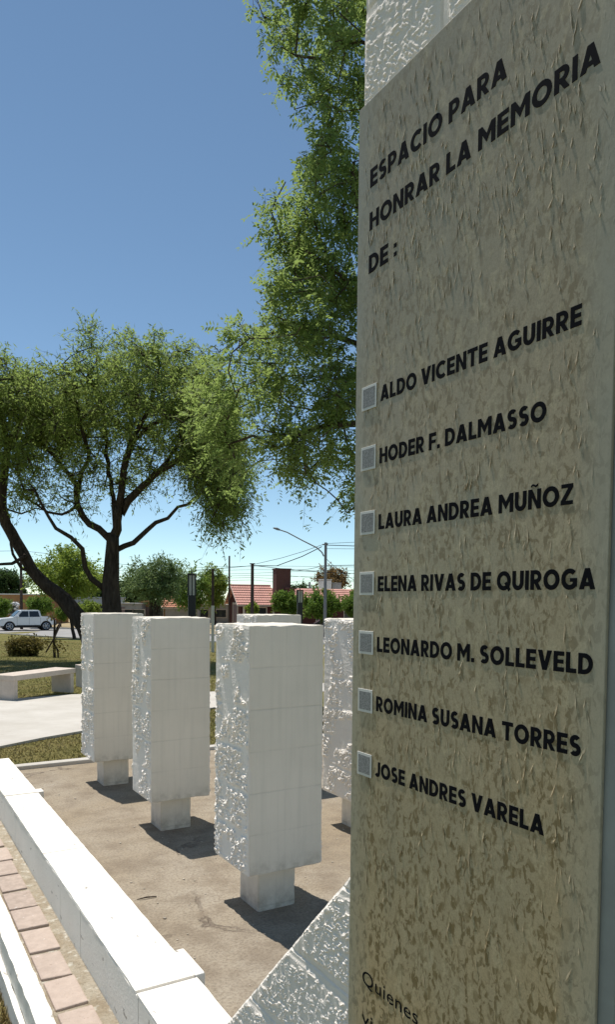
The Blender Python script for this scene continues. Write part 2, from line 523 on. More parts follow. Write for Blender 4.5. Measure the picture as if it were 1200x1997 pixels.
sheet('path', [(-7.2, 0.5), (-3.30, 7.25), (-2.64, 8.5), (-1.55, 10.75), (0.6, 14.2), (6, 19), (4.6, 20.5), (-0.6, 14.6), (-1.9, 13.35),
               (-4.15, 12.72), (-4.75, 12.05), (-9.8, 7.6)], 0.012, M['path'])
near_edge = [(-140, 74), (-60, 68), (-24.9, 59.4), (-16.5, 53.3), (-6, 46.8), (6, 43), (40, 40), (140, 40)]
far_edge = [(-140, 92), (-60, 84), (-36, 76), (-21.5, 69.0), (-9, 60), (2, 54.5), (40, 52), (140, 52)]
def offset_line(ln, d): return [(x, y + d) for x, y in ln]
sheet('road', near_edge + far_edge[::-1], 0.01, M['asphalt'], 0.3, step=3)
sheet('road_kerb', offset_line(near_edge, -.25) + near_edge[::-1], 0.06, M['kerbgrey'], 0.3, step=3)
sheet('far_kerb', far_edge + offset_line(far_edge, .3)[::-1], 0.12, M['kerbgrey'], 0.3, step=3)
sheet('pavement', offset_line(far_edge, .3) + [(140, 104), (-140, 110)], 0.09, M['verge'], 0.3, step=4)

# paver strip beside the low wall (local coordinates)
bm = BM(); box(bm, 0.553, 0.7595, -1.5, 6.4, -0.3, -0.012)
n0 = len(bm.verts)
obj_bed = tag(local(obj('paver_bed', bm, M['mortar'])), kind='structure')
rng = np.random.default_rng(5)
bm = BM()
a = -1.4
while a < 6.3:
    L = 0.236 + rng.uniform(-0.012, 0.008)
    x0 = 0.571 + rng.uniform(-0.006, 0.006); x1 = 0.699 + rng.uniform(-0.006, 0.006)
    tl = rng.uniform(-0.004, 0.004, 4)
    b2 = BM(); box(b2, x0, x1, a, a + L, -0.06, -0.001, 0.006)
    sk = rng.uniform(-0.008, 0.008)
    for v in b2.verts:
        v.co.z += tl[0] * (v.co.x - x0) / 0.11 * 0.6 + tl[1] * 0.5
        v.co.y += sk * (v.co.x - x0) / 0.11
    tmp = bpy.data.meshes.new('t'); b2.to_mesh(tmp); b2.free(); bm.from_mesh(tmp); bpy.data.meshes.remove(tmp)
    a += L + 0.024 + rng.uniform(-0.004, 0.006)
tag(local(obj('brick_pavers', bm, M['brick'])), kind='structure')

def noisy_bar(x0, x1, z0, z1, name, mat, amp=0.0028, seed=1, y0=-1.5, y1=6.4, step=0.03):
    """long bar whose edges wander a little"""
    ys = np.arange(y0, y1, step); n = len(ys)
    w = lambda s: (vnoise(ys * 14, ys * 0 + s, seed + s) - 0.5) * 2 * amp
    P = np.stack([np.stack([x0 + w(1), ys, np.full(n, z0)], -1), np.stack([x1 + w(2), ys, np.full(n, z0)], -1),
                  np.stack([x1 + w(3), ys, z1 + w(4) * 0.4], -1), np.stack([x0 + w(5), ys, z1 + w(6) * 0.4], -1)], 1).reshape(-1, 3)
    i = np.arange(n - 1) * 4
    q = np.concatenate([np.stack([i + k, i + (k + 1) % 4, i + 4 + (k + 1) % 4, i + 4 + k], -1) for k in range(4)])
    q = np.concatenate([q, [[0, 3, 2, 1], [4 * n - 4, 4 * n - 3, 4 * n - 2, 4 * n - 1]]])
    return local(mesh_np(name, P, q, mat))
tag(noisy_bar(0.490, 0.556, -0.3, 0.004, 'paver_kerb', M['white']), kind='structure')
tag(noisy_bar(0.468, 0.4885, -0.4, -0.10, 'lower_kerb', M['white'], 0.0012, 9), kind='structure')

# ------------------------------------------------------------------ memorial: block pillars
def rough_panel(y0, y1, z0, z1, xpl, sign, seed, step=0.004, amp=0.0115, course=0.2, edge=0.004):
    """split stone face: grid in the y-z plane at x = xpl, bulging to sign*x"""
    ny, nz = int((y1 - y0) / step) + 1, int((z1 - z0) / step) + 1
    Y, Z = np.meshgrid(np.linspace(y0, y1, ny), np.linspace(z0, z1, nz))
    n1 = vnoise(Y * 60, Z * 46, seed); n2 = vnoise(Y * 120, Z * 110, seed + 1); n3 = vnoise(Y * 13, Z * 10, seed + 2)
    ph = -Z * 38 + 2.8 * vnoise(Y * 34, Z * 24, seed + 5) + 0.7 * n2
    ph = ph - np.floor(ph)
    saw = np.where(ph < 0.68, ph / 0.68, (1 - ph) / 0.32)           # broken ledges, each leaning out downwards
    msk = sstep(0.38, 0.50, n1 * 0.7 + n2 * 0.3)
    calm = 0.10 + 0.90 * sstep(0.38, 0.52, n3)
    h = (0.22 * msk + 0.95 * saw * msk + 0.12 * n2) * calm
    zc = (Z - z0) / course + (vnoise(Y * 9, Z * 9, seed + 7) - .5) * .10
    dj = np.abs(zc - np.round(zc)) * course
    yc = (Y - y0) / (y1 - y0) - 0.5
    jm = sstep(0.003, 0.02, dj) * (0.25 + 0.75 * sstep(0.002, 0.014, np.abs(yc) * (y1 - y0)))
    h = h * jm * amp + 0.002
    E = np.minimum(np.minimum(Y - y0, y1 - Y), np.minimum(Z - z0, z1 - Z))
    h *= 0.35 + 0.65 * sstep(0, 0.012, E)
    X = xpl + sign * h
    idx = np.arange(ny * nz).reshape(nz, ny)
    q = np.stack([idx[:-1, :-1], idx[:-1, 1:], idx[1:, 1:], idx[1:, :-1]], -1).reshape(-1, 4)
    P = np.stack([X, Y, Z], -1).reshape(-1, 3)
    ring = np.concatenate([idx[0, :], idx[1:, -1], idx[-1, -2::-1], idx[-2:0:-1, 0]])
    base = P[ring].copy(); base[:, 0] = xpl - sign * 0.01
    nb = len(P); k = len(ring); i = np.arange(k)
    sk = np.stack([ring, nb + i, nb + (i + 1) % k, ring[(i + 1) % k]], -1)
    q = np.concatenate([q, sk])
    if sign > 0: q = q[:, ::-1]
    return np.concatenate([P, base]), q

SU, SV, ZB = 0.390, 0.415, 0.2225
def chipped_box(x0, x1, y0, y1, z0, z1, seed, chip=0.006, step=0.04):
    """box with small irregular arrises"""
    bm = BM(); box(bm, x0, x1, y0, y1, z0, z1)
    es = bm.edges[:]
    bmesh.ops.subdivide_edges(bm, edges=es, cuts=9, use_grid_fill=True)
    bmesh.ops.bevel(bm, geom=[e for e in bm.edges if len(e.link_faces) == 2 and e.calc_face_angle(0) > 1.0], offset=0.004, segments=2, affect='EDGES')
    rr = random.Random(seed)
    for v in bm.verts:
        k = sum((abs(v.co.x - x0) < .006 or abs(v.co.x - x1) < .006, abs(v.co.y - y0) < .006 or abs(v.co.y - y1) < .006, abs(v.co.z - z0) < .006 or abs(v.co.z - z1) < .006))
        if k >= 2:
            c = Vector(((x0 + x1) / 2, (y0 + y1) / 2, (z0 + z1) / 2))
            d = (c - v.co); d.z *= .3
            v.co += d.normalized() * rr.random() ** 3 * chip
            v.co.z += rr.uniform(-.0015, .0015)
    return bm

pillars = [
    (3.0808, 1.5223, 'white square pillar on a short foot, nearest and largest one left of the plaque', 11),
    (4.5331, 1.5376, 'white square pillar on a short foot, the middle one of the receding row at left', 23),
    (5.8889, 1.5261, 'white square pillar on a short foot, farthest of the row, beside the concrete bench', 37),
    (3.8906, 2.6896, 'white square pillar half hidden behind the plaque edge, only its rough side showing', 41),
    (5.2771, 2.6781, 'white square pillar of which only the top shows above the nearest pillar', 59)]
for (pa, pv, lab, seed) in pillars:
    P = U * (pa + SU / 2) + V * (pv + SV / 2)
    e = empty('memorial_pillar', lab, 'pillar', P, YAW, 'white memorial pillars standing in the courtyard')
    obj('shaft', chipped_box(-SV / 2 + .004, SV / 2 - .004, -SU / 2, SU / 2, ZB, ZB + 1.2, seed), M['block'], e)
    s = 0.105
    bm = chipped_box(-s, s, -s, s, -0.05, ZB + .02, seed + 1, 0.003)
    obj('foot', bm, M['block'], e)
    p1, q1 = rough_panel(-SU / 2 + .003, SU / 2 - .003, ZB + .003, ZB + 1.197, -SV / 2 + .004, -1, seed)
    mesh_np('rough_face', p1, q1, M['rough'], e)
    p1, q1 = rough_panel(-SU / 2 + .003, SU / 2 - .003, ZB + .003, ZB + 1.197, SV / 2 - .004, 1, seed + 100, step=0.012)
    mesh_np('rough_face', p1, q1, M['rough'], e)

# ------------------------------------------------------------------ memorial: low wall, wing and plaque pillar
VL, VR = 0.7608, 0.9777
JO = VL + 0.006           # plane of the structural core of the wing and tall pillar
low = empty('low_wall', 'long low white wall with flat top running beside the brick pavers', 'wall', (0, 0, 0), YAW)
bm = BM()
a0 = 1.925
joints = [2.37, 2.77, 3.17, 3.565, 3.97, 4.436, 4.85, 5.267, 5.67, 6.07]
edges = [a0] + joints + [6.515]
rr = random.Random(4)
for i in range(len(edges) - 1):
    dv = rr.uniform(-.0015, .0015)
    b2 = BM(); box(b2, VL + dv, VR + dv, edges[i] + .002, edges[i + 1] - .002, -0.25, 0.19, 0.002)
    tmp = bpy.data.meshes.new('t'); b2.to_mesh(tmp); b2.free(); bm.from_mesh(tmp); bpy.data.meshes.remove(tmp)
obj('block_course', bm, M['white'], low)
for k, (y0, y1, zt) in enumerate(((a0, 2.399, .199), (2.4015, 3.968, .2), (3.970, 5.269, .1996), (5.271, 6.515, .2))):
    c = noisy_bar(VL - .0005, VR + .0005, .1903, zt, 'capping', M['white'], 0.0016, 31 + k, y0, y1, 0.02)
    c.rotation_euler = (0, 0, 0); c.parent = low
for (b0, b1, ex) in ((2.40, 2.615, 0.034), (5.27, 5.36, 0.036)):
    bm = BM(); box(bm, VR + .0015, VR + ex + .006, b0, b1, 0.10, 0.1995, 0.004)
    obj('coping_lug', bm, M['white'], low)
bm = BM(); box(bm, VL + .006, VR - .006, a0 + .003, 6.51, -0.24, 0.188)
obj('mortar_core', bm, M['kerbgrey'], low)

wing = empty('wing_wall', 'sloping white rustic block wall stepping down from the plaque pillar', 'wall', (0, 0, 0), YAW)
WA0, WA1, WZ0, WZ1 = 1.101, 1.922, 1.040, 0.195
sl = (WZ1 - WZ0) / (WA1 - WA0)
bm = BM(); prism(bm, [(WA0, -0.3), (WA0, WZ0), (WA1, WZ1), (WA1, -0.3)], 'x', JO + .002, VR + .01)
obj('core', bm, M['white'], wing)
def rustic(y0, y1, z0, z1, seed, topfun=None, step=0.0026, zoff=0.0):
    """block courses with flat tooled margins and a pitted field; returns verts, quads"""
    ny, nz = int((y1 - y0) / step) + 1, int((z1 - z0) / step) + 1
    s = np.linspace(0, 1, ny); tt = np.linspace(0, 1, nz)
    Y = np.tile(y0 + (y1 - y0) * s, (nz, 1))
    ztop = topfun(Y) if topfun is not None else np.full_like(Y, z1)
    Z = z0 + (ztop - z0) * tt[:, None]
    c = np.floor((Z + zoff) / 0.2)
    dz = np.abs((Z + zoff) / 0.2 - np.round((Z + zoff) / 0.2)) * 0.2
    yo = Y - 1.293 + np.where(c % 2 == 0, 0.0, 0.2)
    dy = np.abs(yo / 0.4 - np.round(yo / 0.4)) * 0.4
    wob = (vnoise(Y * 20, Z * 20, seed) - .5) * 0.010
    m_ = sstep(0.014, 0.022, dz + wob) * sstep(0.013, 0.020, dy + wob)
    groove = np.clip((1 - sstep(0.0005, 0.0045, dz)) + (1 - sstep(0.0005, 0.0045, dy)), 0, 1)
    f = vnoise(Y * 120, Z * 105, seed + 1)
    ph = -Z * 105 + 2.2 * vnoise(Y * 90, Z * 70, seed + 2) + 0.5 * f
    ph = ph - np.floor(ph)
    saw = np.where(ph < 0.66, ph / 0.66, (1 - ph) / 0.34)
    n3 = vnoise(Y * 9, Z * 9, seed + 3)
    h = 0.006 + m_ * (0.0012 + 0.0033 * saw * sstep(0.36, 0.56, f) * (0.6 + 0.6 * n3)) - 0.0035 * groove * (1 - m_) - 0.0014 * vnoise(Y * 30, Z * 30, seed + 6) * (1 - m_)
    E = np.minimum(Y - y0, y1 - Y); E = np.minimum(E, np.minimum(ztop - Z, 1))
    h *= 0.4 + 0.6 * sstep(-.001, 0.010, E + wob * .4)
    X = JO - h
    idx = np.arange(ny * nz).reshape(nz, ny)
    q = np.stack([idx[:-1, :-1], idx[1:, :-1], idx[1:, 1:], idx[:-1, 1:]], -1).reshape(-1, 4)
    P = np.stack([X, Y, Z], -1).reshape(-1, 3)
    ring = np.concatenate([idx[0, :], idx[1:, -1], idx[-1, -2::-1], idx[-2:0:-1, 0]])
    base = P[ring].copy(); base[:, 0] = JO + 0.01
    nb = len(P); k = len(ring); i = np.arange(k)
    sk = np.stack([ring, ring[(i + 1) % k], nb + (i + 1) % k, nb + i], -1)
    return np.concatenate([P, base]), np.concatenate([q, sk])
p1, q1 = rustic(WA0, WA1, -0.25, 1.0, 71, lambda Y: WZ0 + (Y - WA0) * sl)
mesh_np('rustic_face', p1, q1, M['wallrough'], wing)

pil = empty('plaque_pillar', 'tall white rustic block pillar carrying the engraved plaque', 'pillar', (0, 0, 0), YAW)
bm = BM(); box(bm, JO + .002, VR + .015, 0.30, 1.0985, -0.3, 3.3)
obj('core', bm, M['white'], pil)
p1, q1 = rustic(0.30, 1.0985, -0.2, 3.3, 83, step=0.0042, zoff=0.03)
mesh_np('rustic_face', p1, q1, M['wallrough'], pil)

# plaque
pq = empty('memorial_plaque', 'tall mottled beige plaque with black names fixed to the white pillar', 'plaque', (0, 0, 0), YAW)
PA0, PA1, PZ0, PZ1 = 0.5629, 1.0929, 0.35, 2.3965
PV = VL - 0.012
bm = BM(); box(bm, PV, PV + .005, PA0, PA1, PZ0, PZ1, 0.001)
rng = np.random.default_rng(12)
n = 1150
fl_v = []; fl_f = []
TEXT_ROWS = [(2.248, .743), (2.1765, .593), (2.1045, .98), (1.8795, .61), (1.7755, .661), (1.664, .616), (1.5585, .58), (1.455, .58), (1.3525, .594), (1.239, .648)]
for i in range(n):
    ya = rng.uniform(PA0 + .02, PA1 - .02)
    za = PZ1 - 0.03 - rng.power(0.75) * 1.35 if i < 1010 else rng.uniform(PZ0 + .2, PZ1 - .05)
    if rng.random() < 0.25 and i < 1010: za = rng.normal(2.17, 0.06); ya = rng.uniform(.62, 1.06)
    if any(zl - .006 < za < zl + .040 and al < ya < 1.06 for zl, al in TEXT_ROWS): continue
    Lh = min(.015, rng.gamma(2.2, 0.0032) + .003); Wd = rng.uniform(.0007, .0015) * (1 + Lh * 25)
    tilt = rng.normal(0.0, 0.22)
    lift = rng.uniform(.0005, .0014)
    dy, dz = math.sin(tilt), math.cos(tilt)
    # a sliver lying on the panel and curling away at its lower edge
    b = (PV - .0001, ya + dy * Lh, za + dz * Lh); t_ = (PV - lift, ya - dy * Lh * .6, za - dz * Lh * .6)
    l_ = (PV - .0002, ya + dz * Wd, za - dy * Wd); r_ = (PV - lift * 1.0, ya - dz * Wd, za + dy * Wd)
    k = len(fl_v); fl_v += [b, l_, t_, r_]; fl_f += [(k, k + 1, k + 2), (k, k + 2, k + 3)]
vs = [bm.verts.new(p) for p in fl_v]
for f in fl_f: bm.faces.new([vs[j] for j in f])
me = bpy.data.meshes.new('panel'); bm.to_mesh(me); bm.free()
link('panel', me, M['plaque'], pq)
bm = BM(); box(bm, PV + .0055, JO - .0085, PA0 - .022, PA1 - .002, PZ0 - .01, PZ1 - .003)
obj('backing_frame', bm, M['zinc'], pq)

_font_cache = {}
def text_mesh(s, bold, spacing=1.0):
    cu = bpy.data.curves.new('txt', 'FONT')
    cu.body = s
    cu.size = 1.0
    cu.offset = bold
    cu.extrude = 0.02
    cu.space_character = spacing
    cu.resolution_u = 4
    to = bpy.data.objects.new('txt', cu)
    COL.objects.link(to)
    dg = bpy.context.evaluated_depsgraph_get(); dg.update()
    me = bpy.data.meshes.new_from_object(to.evaluated_get(dg))
    bpy.data.objects.remove(to); bpy.data.curves.remove(cu)
    co = np.empty(len(me.vertices) * 3, dtype=np.float32); me.vertices.foreach_get('co', co)
    return me, co.reshape(-1, 3)
ST = 0.238                 # stroke of the bold capitals, in cap heights
def _ring(cx, cy, rx, ry, a0, a1, n=14, w=ST):
    """thick arc, rx/ry are outer radii, degrees anticlockwise"""
    q = []
    for k in range(n):
        t0, t1 = math.radians(a0 + (a1 - a0) * k / n), math.radians(a0 + (a1 - a0) * (k + 1) / n)
        o = lambda t, r: (cx + (rx - r) * math.cos(t), cy + (ry - r) * math.sin(t))
        q.append([o(t0, 0), o(t1, 0), o(t1, w), o(t0, w)])
    return q
def _r(x0, y0, x1, y1): return [[(x0, y0), (x1, y0), (x1, y1), (x0, y1)]]
def glyph(c):
    w = ST
    if c == 'I': return _r(0, 0, w, 1), w
    if c == 'L': return _r(0, 0, w, 1) + _r(w, 0, .60, w * .92), .60
    if c == 'E': return _r(0, 0, w, 1) + _r(w, 0, .64, w * .92) + _r(w, .40, .60, .60) + _r(w, 1 - w * .92, .63, 1), .64
    if c == 'F': return _r(0, 0, w, 1) + _r(w, .38, .60, .57) + _r(w, 1 - w * .92, .63, 1), .63
    if c == 'T': return _r(.27, 0, .27 + w, 1 - w * .92) + _r(0, 1 - w * .92, .54 + w, 1), .54 + w
    if c == 'H': return _r(0, 0, w, 1) + _r(.57, 0, .57 + w, 1) + _r(w, .405, .57, .595), .57 + w
    if c in 'N\u00d1':
        g = _r(0, 0, w, 1) + _r(.58, 0, .58 + w, 1) + [[(w, 1), (w, .63), (.58, 0), (.58, .37)]]
        if c != 'N': g += [[(.17, 1.10), (.30, 1.17), (.30, 1.27), (.17, 1.20)], [(.30, 1.17), (.48, 1.08), (.48, 1.19), (.30, 1.27)], [(.48, 1.08), (.62, 1.15), (.62, 1.26), (.48, 1.19)]]
        return g, .58 + w
    if c == 'M':
        W = 1.02
        return _r(0, 0, w, 1) + _r(W - w, 0, W, 1) + [[(w, 1), (w, .62), (W / 2, .18), (W / 2, .58)], [(W - w, 1), (W / 2, .58), (W / 2, .18), (W - w, .62)]], W
    if c == 'A':
        return [[(0, 0), (.27, 0), (.45, .60), (.45, 1), (.315, 1)], [(.90, 0), (.585, 1), (.45, 1), (.45, .60), (.63, 0)], [(.31, .15), (.59, .15), (.535, .35), (.365, .35)]], .90
    if c == 'V':
        return [[(0, 1), (.275, 1), (.44, .40), (.44, 0), (.305, 0)], [(.88, 1), (.575, 0), (.44, 0), (.44, .40), (.605, 1)]], .88
    if c == 'Z': return _r(0, 0, .70, .19) + _r(.02, .81, .70, 1) + [[(0, .19), (.27, .19), (.70, .81), (.43, .81)]], .70
    if c == 'O': return _ring(.50, .5, .50, .515, 0, 360, 28), 1.0
    if c == 'Q': return _ring(.50, .5, .50, .515, 0, 360, 28) + [[(.55, .36), (.69, .45), (1.0, .05), (.85, -.07)]], 1.0
    if c == 'C': return _ring(.50, .5, .50, .515, 48, 312, 22), .86
    if c == 'G': return _ring(.50, .5, .50, .515, 48, 322, 24) + _r(.52, .37, .93, .55) + _r(.93 - w, .14, .93, .37), .95
    if c == 'D': return _r(0, 0, w, 1) + _r(w, 0, .36, w * .92) + _r(w, 1 - w * .92, .36, 1) + _ring(.34, .5, .48, .5, -88, 88, 18, w * .96), .82
    if c == 'U': return _r(0, .38, w, 1) + _r(.77 - w, .38, .77, 1) + _ring(.385, .38, .385, .39, 180, 360, 16), .77
    if c == 'J': return _r(.54 - w, .32, .54, 1) + _ring(.24, .32, .30, .335, 215, 360, 12), .54
    if c in 'PR':
        lo = .30 if c == 'P' else .325
        cy = (1 + lo) / 2; ry = (1 - lo) / 2
        g = _r(0, 0, w, 1) + _r(w, 1 - w * .88, .38, 1) + _r(w, lo, .38, lo + w * .88) + _ring(.36, cy, .345, ry, -88, 88, 14, w * .92)
        if c == 'R': g += [[(.27, lo + .01), (.50, lo + .04), (.735, 0), (.485, 0)]]
        return g, .735 if c == 'R' else .705
    if c == 'S':
        return _ring(.345, .6975, .325, .3175, 40, 272, 16, .235) + _ring(.335, .3025, .335, .3175, 92, -142, 18, .235), .675
    if c == '.': return _r(0, 0, .23, .23), .23
    if c == ':': return _r(0, .06, .22, .28) + _r(0, .52, .22, .74), .22
    return [], .22
def lettering(s, a_left, a_right, z_base, cap):
    """bold geometric capitals, every letter a cut-out of its own thickness"""
    x = 0.0; quads = []
    for ch in s:
        g, w = glyph(ch)
        quads += [[(px + x, py) for px, py in q] for q in g]
        x += w + .115
    sx = (a_left - a_right) / (x - .115)
    bm = BM()
    for k, q in enumerate(quads):
        d = PV - .0006 - (k % 5) * 4e-6
        f = [bm.verts.new((d, a_left - px * sx, z_base + py * cap)) for px, py in q]
        b = [bm.verts.new((PV + .0002, a_left - px * sx, z_base + py * cap)) for px, py in q]
        bm.faces.new(f)
        n = len(q)
        for i in range(n): bm.faces.new((f[i], b[i], b[(i + 1) % n], f[(i + 1) % n]))
    return obj('lettering', bm, M['ink'], pq)
def thin_lettering(s, a_left, a_right, z_base, cap):
    rm, rc = text_mesh('H', 0)
    ch0, ch1 = rc[:, 1].min(), rc[:, 1].max(); bpy.data.meshes.remove(rm)
    me, co = text_mesh(s, 0, 1.05)
    sx = (a_left - a_right) / (co[:, 0].max() - co[:, 0].min())
    sz = cap / (ch1 - ch0)
    L = np.empty_like(co)
    L[:, 1] = a_left - (co[:, 0] - co[:, 0].min()) * sx
    L[:, 2] = z_base + (co[:, 1] - ch0) * sz
    zn = (co[:, 2] - co[:, 2].min()) / max(1e-6, (co[:, 2].max() - co[:, 2].min()))
    L[:, 0] = PV - .0002 - zn * 0.0003
    me.vertices.foreach_set('co', L.ravel()); me.update()
    me.name = 'lettering'
    me.materials.clear()
    return link('lettering', me, M['ink'], pq)
lettering('ESPACIO PARA', 1.057, 0.743, 2.2480, 0.0305)
lettering('HONRAR LA MEMORIA', 1.057, 0.593, 2.1765, 0.0300)
lettering('DE :', 1.058, 0.980, 2.1045, 0.0305)
names = [('ALDO VICENTE AGUIRRE', 1.8795, 0.610), ('HODER F. DALMASSO', 1.7755, 0.661), ('LAURA ANDREA MU\u00d1OZ', 1.664, 0.616),
         ('ELENA RIVAS DE QUIROGA', 1.5585, 0.580), ('LEONARDO M. SOLLEVELD', 1.455, 0.580), ('ROMINA SUSANA TORRES', 1.3525, 0.594), ('JOSE ANDRES VARELA', 1.239, 0.648)]
for s, z, a1 in names:
    lettering(s, 1.019, a1, z, 0.0258)
    bm = BM(); box(bm, PV - .0016, PV - .0005, 1.029, 1.0725, z - .0065, z + .0345, 0.0006)
    t = obj('tag_plate', bm, M['tilerim'], pq)
    bm = BM(); box(bm, PV - .0019, PV - .001, 1.0335, 1.0680, z - .002, z + .030)
    obj('tag_face', bm, M['tile'], t)
thin_lettering('Quienes', 1.049, 0.894, 0.8585, 0.0245)
thin_lettering('vida', 1.049, 0.965, 0.785, 0.0245)

# ------------------------------------------------------------------ trees
def catmull(pts, step=0.3):
    pts = [Vector(p) for p in pts]
    out = []
    P = [pts[0] * 2 - pts[1]] + pts + [pts[-1] * 2 - pts[-2]]
    for i in range(1, len(P) - 2):
        n = max(1, int((P[i + 1] - P[i]).length / step))
        for k in range(n):
            t = k / n
            a, b, c, d = P[i - 1], P[i], P[i + 1], P[i + 2]
            out.append(0.5 * ((2 * b) + (c - a) * t + (2 * a - 5 * b + 4 * c - d) * t * t + (3 * b - a - 3 * c + d) * t ** 3))
    out.append(pts[-1])
    return out

def leaf_arrays(base, d, nrm, L, W):
    """rhombic leaves: (N,3) base, direction, normal"""
    side = np.cross(d, nrm); side /= np.linalg.norm(side, axis=1, keepdims=True) + 1e-9
    L = L[:, None]; W = W[:, None]
    mid = base + d * L * 0.45
    P = np.stack([base, mid + side * W / 2, base + d * L, mid - side * W / 2], 1).reshape(-1, 3)
    q = np.arange(len(base) * 4).reshape(-1, 4)
    return P, q

def unit(v): return v / (np.linalg.norm(v, axis=1, keepdims=True) + 1e-9)

class Tree:
    def __init__(s, seed):
        s.rng = np.random.default_rng(seed); s.p = []; s.par = []; s.rmin = []
    def limb(s, pts, r0, r1, attach=True, step=0.3, wob=0.03):
        c = catmull(pts, step)
        par = -1
        if s.p and attach:
            arr = np.array(s.p); d = np.linalg.norm(arr - np.array(c[0]), axis=1); par = int(d.argmin())
        for i, q in enumerate(c):
            t = i / max(1, len(c) - 1)
            j = s.rng.normal(0, wob, 3) if 0 < i else np.zeros(3)
            s.p.append(np.array(q) + j); s.par.append(par); s.rmin.append(r0 + (r1 - r0) * t)
            par = len(s.p) - 1
    def grow(s, att, seg=0.35, jit=0.07, sag=0.10, down_pen=0.35):
        arr = np.zeros((len(s.p) + len(att) * 40, 3)); n = len(s.p); arr[:n] = np.array(s.p)
        d0 = np.array([np.linalg.norm(arr[:n] - a, axis=1).min() for a in att])
        tips = []
        for ai in np.argsort(d0):
            a = att[ai]
            dv = arr[:n] - a
            dist = np.linalg.norm(dv, axis=1)
            cost = dist + down_pen * np.maximum(0, dv[:, 2])
            j = int(cost.argmin()); dj = dist[j]
            k = max(1, min(38, int(dj / seg)))
            st = arr[j].copy(); par = j
            side = s.rng.normal(0, 1, 3); side -= side.dot(a - st) / (dj * dj + 1e-9) * (a - st)
            amp = sag * dj * s.rng.uniform(-1, 1)
            for i in range(1, k + 1):
                t = i / k
                q = st + (a - st) * t + side * amp * math.sin(math.pi * t) * .5 + np.array([0, 0, 0.10 * dj * math.sin(math.pi * t)]) + s.rng.normal(0, jit, 3) * (0.3 if i == k else 1)
                arr[n] = q; s.p.append(q); s.par.append(par); s.rmin.append(0); par = n; n += 1
            tips.append(par)
        s.tips = tips
    def radii(s, rtip, ex=0.46):
        n = len(s.p); w = np.zeros(n)
        kids = [0] * n
        for i in range(n):
            if s.par[i] >= 0: kids[s.par[i]] += 1
        for i in range(n - 1, -1, -1):
            if w[i] == 0: w[i] = 1
            if s.par[i] >= 0: w[s.par[i]] += w[i]
        # path length must not add weight: count tips only
        w = np.zeros(n)
        for i in range(n - 1, -1, -1):
            if kids[i] == 0: w[i] = 1
            if s.par[i] >= 0: w[s.par[i]] += w[i]
        s.w = w
        return np.maximum(rtip * w ** ex, np.array(s.rmin))
    def wood(s, rtip, ex=0.46, big=7):
        r = s.radii(rtip, ex); n = len(s.p)
        ch = [[] for _ in range(n)]
        roots = []
        for i in range(n):
            (ch[s.par[i]] if s.par[i] >= 0 else roots).append(i)
        VV = []; FF = []
        stack = [(x, None) for x in roots]
        while stack:
            i, start = stack.pop()
            chain = [i]
            while ch[chain[-1]]:
                c = sorted(ch[chain[-1]], key=lambda k: -r[k])
                for o_ in c[1:]: stack.append((o_, chain[-1]))
                chain.append(c[0])
            pts = [s.p[k] for k in chain]; rd = [r[k] for k in chain]
            if start is not None:
                pts.insert(0, s.p[start]); rd.insert(0, min(r[start], rd[0] * 1.25))
            if len(pts) < 2: continue
            sg = big if max(rd) > .05 else (5 if max(rd) > .02 else 3)
            P = np.array(pts); T = np.gradient(P, axis=0); T = unit(T)
            a = np.cross(T[0], [0.3, 0.9, 0.2]); a /= np.linalg.norm(a)
            ang = np.arange(sg) * 2 * math.pi / sg
            k0 = len(VV)
            for j in range(len(P)):
                a = a - T[j] * a.dot(T[j]); a /= np.linalg.norm(a) + 1e-9
                b = np.cross(T[j], a)
                for g in ang: VV.append(P[j] + (a * math.cos(g) + b * math.sin(g)) * rd[j] * (1 + (0.10 * math.sin(g * 3 + j * .7) if rd[j] > .06 else 0)))
            for j in range(len(P) - 1):
                for g in range(sg):
                    FF.append((k0 + j * sg + g, k0 + j * sg + (g + 1) % sg, k0 + (j + 1) * sg + (g + 1) % sg, k0 + (j + 1) * sg + g))
        return np.array(VV), np.array(FF)

def sprays(T, K, length, droop, n_leaf, rng, out_bias=0.6, centre=None):
    """short twigs round each tip; returns start, dir, len arrays and leaf stations along them"""
    tips = np.array([T.p[i] for i in T.tips])
    par = np.array([T.p[T.par[i]] for i in T.tips])
    main = unit(tips - par)
    N = len(tips)
    st = np.repeat(tips, K, 0) + rng.normal(0, .08, (N * K, 3))
    # some twigs start further back on the branch
    back = rng.uniform(0, 1, (N * K, 1)) * np.repeat(par - tips, K, 0) * 1.4
    st = st + back
    d = unit(np.repeat(main, K, 0) * out_bias + rng.normal(0, .62, (N * K, 3)))
    L = rng.uniform(.45, 1.35, N * K) * length
    t = np.tile((np.arange(n_leaf) + .5) / n_leaf, N * K)[:, None]
    idx = np.repeat(np.arange(N * K), n_leaf)
    Lr = L[idx][:, None]
    pos = st[idx] + d[idx] * Lr * t + np.array([0, 0, -1.0]) * droop * (Lr * t) ** 2
    tang = unit(d[idx] + np.array([0, 0, -2.0]) * droop * Lr * t)
    return st, d, L, pos, tang

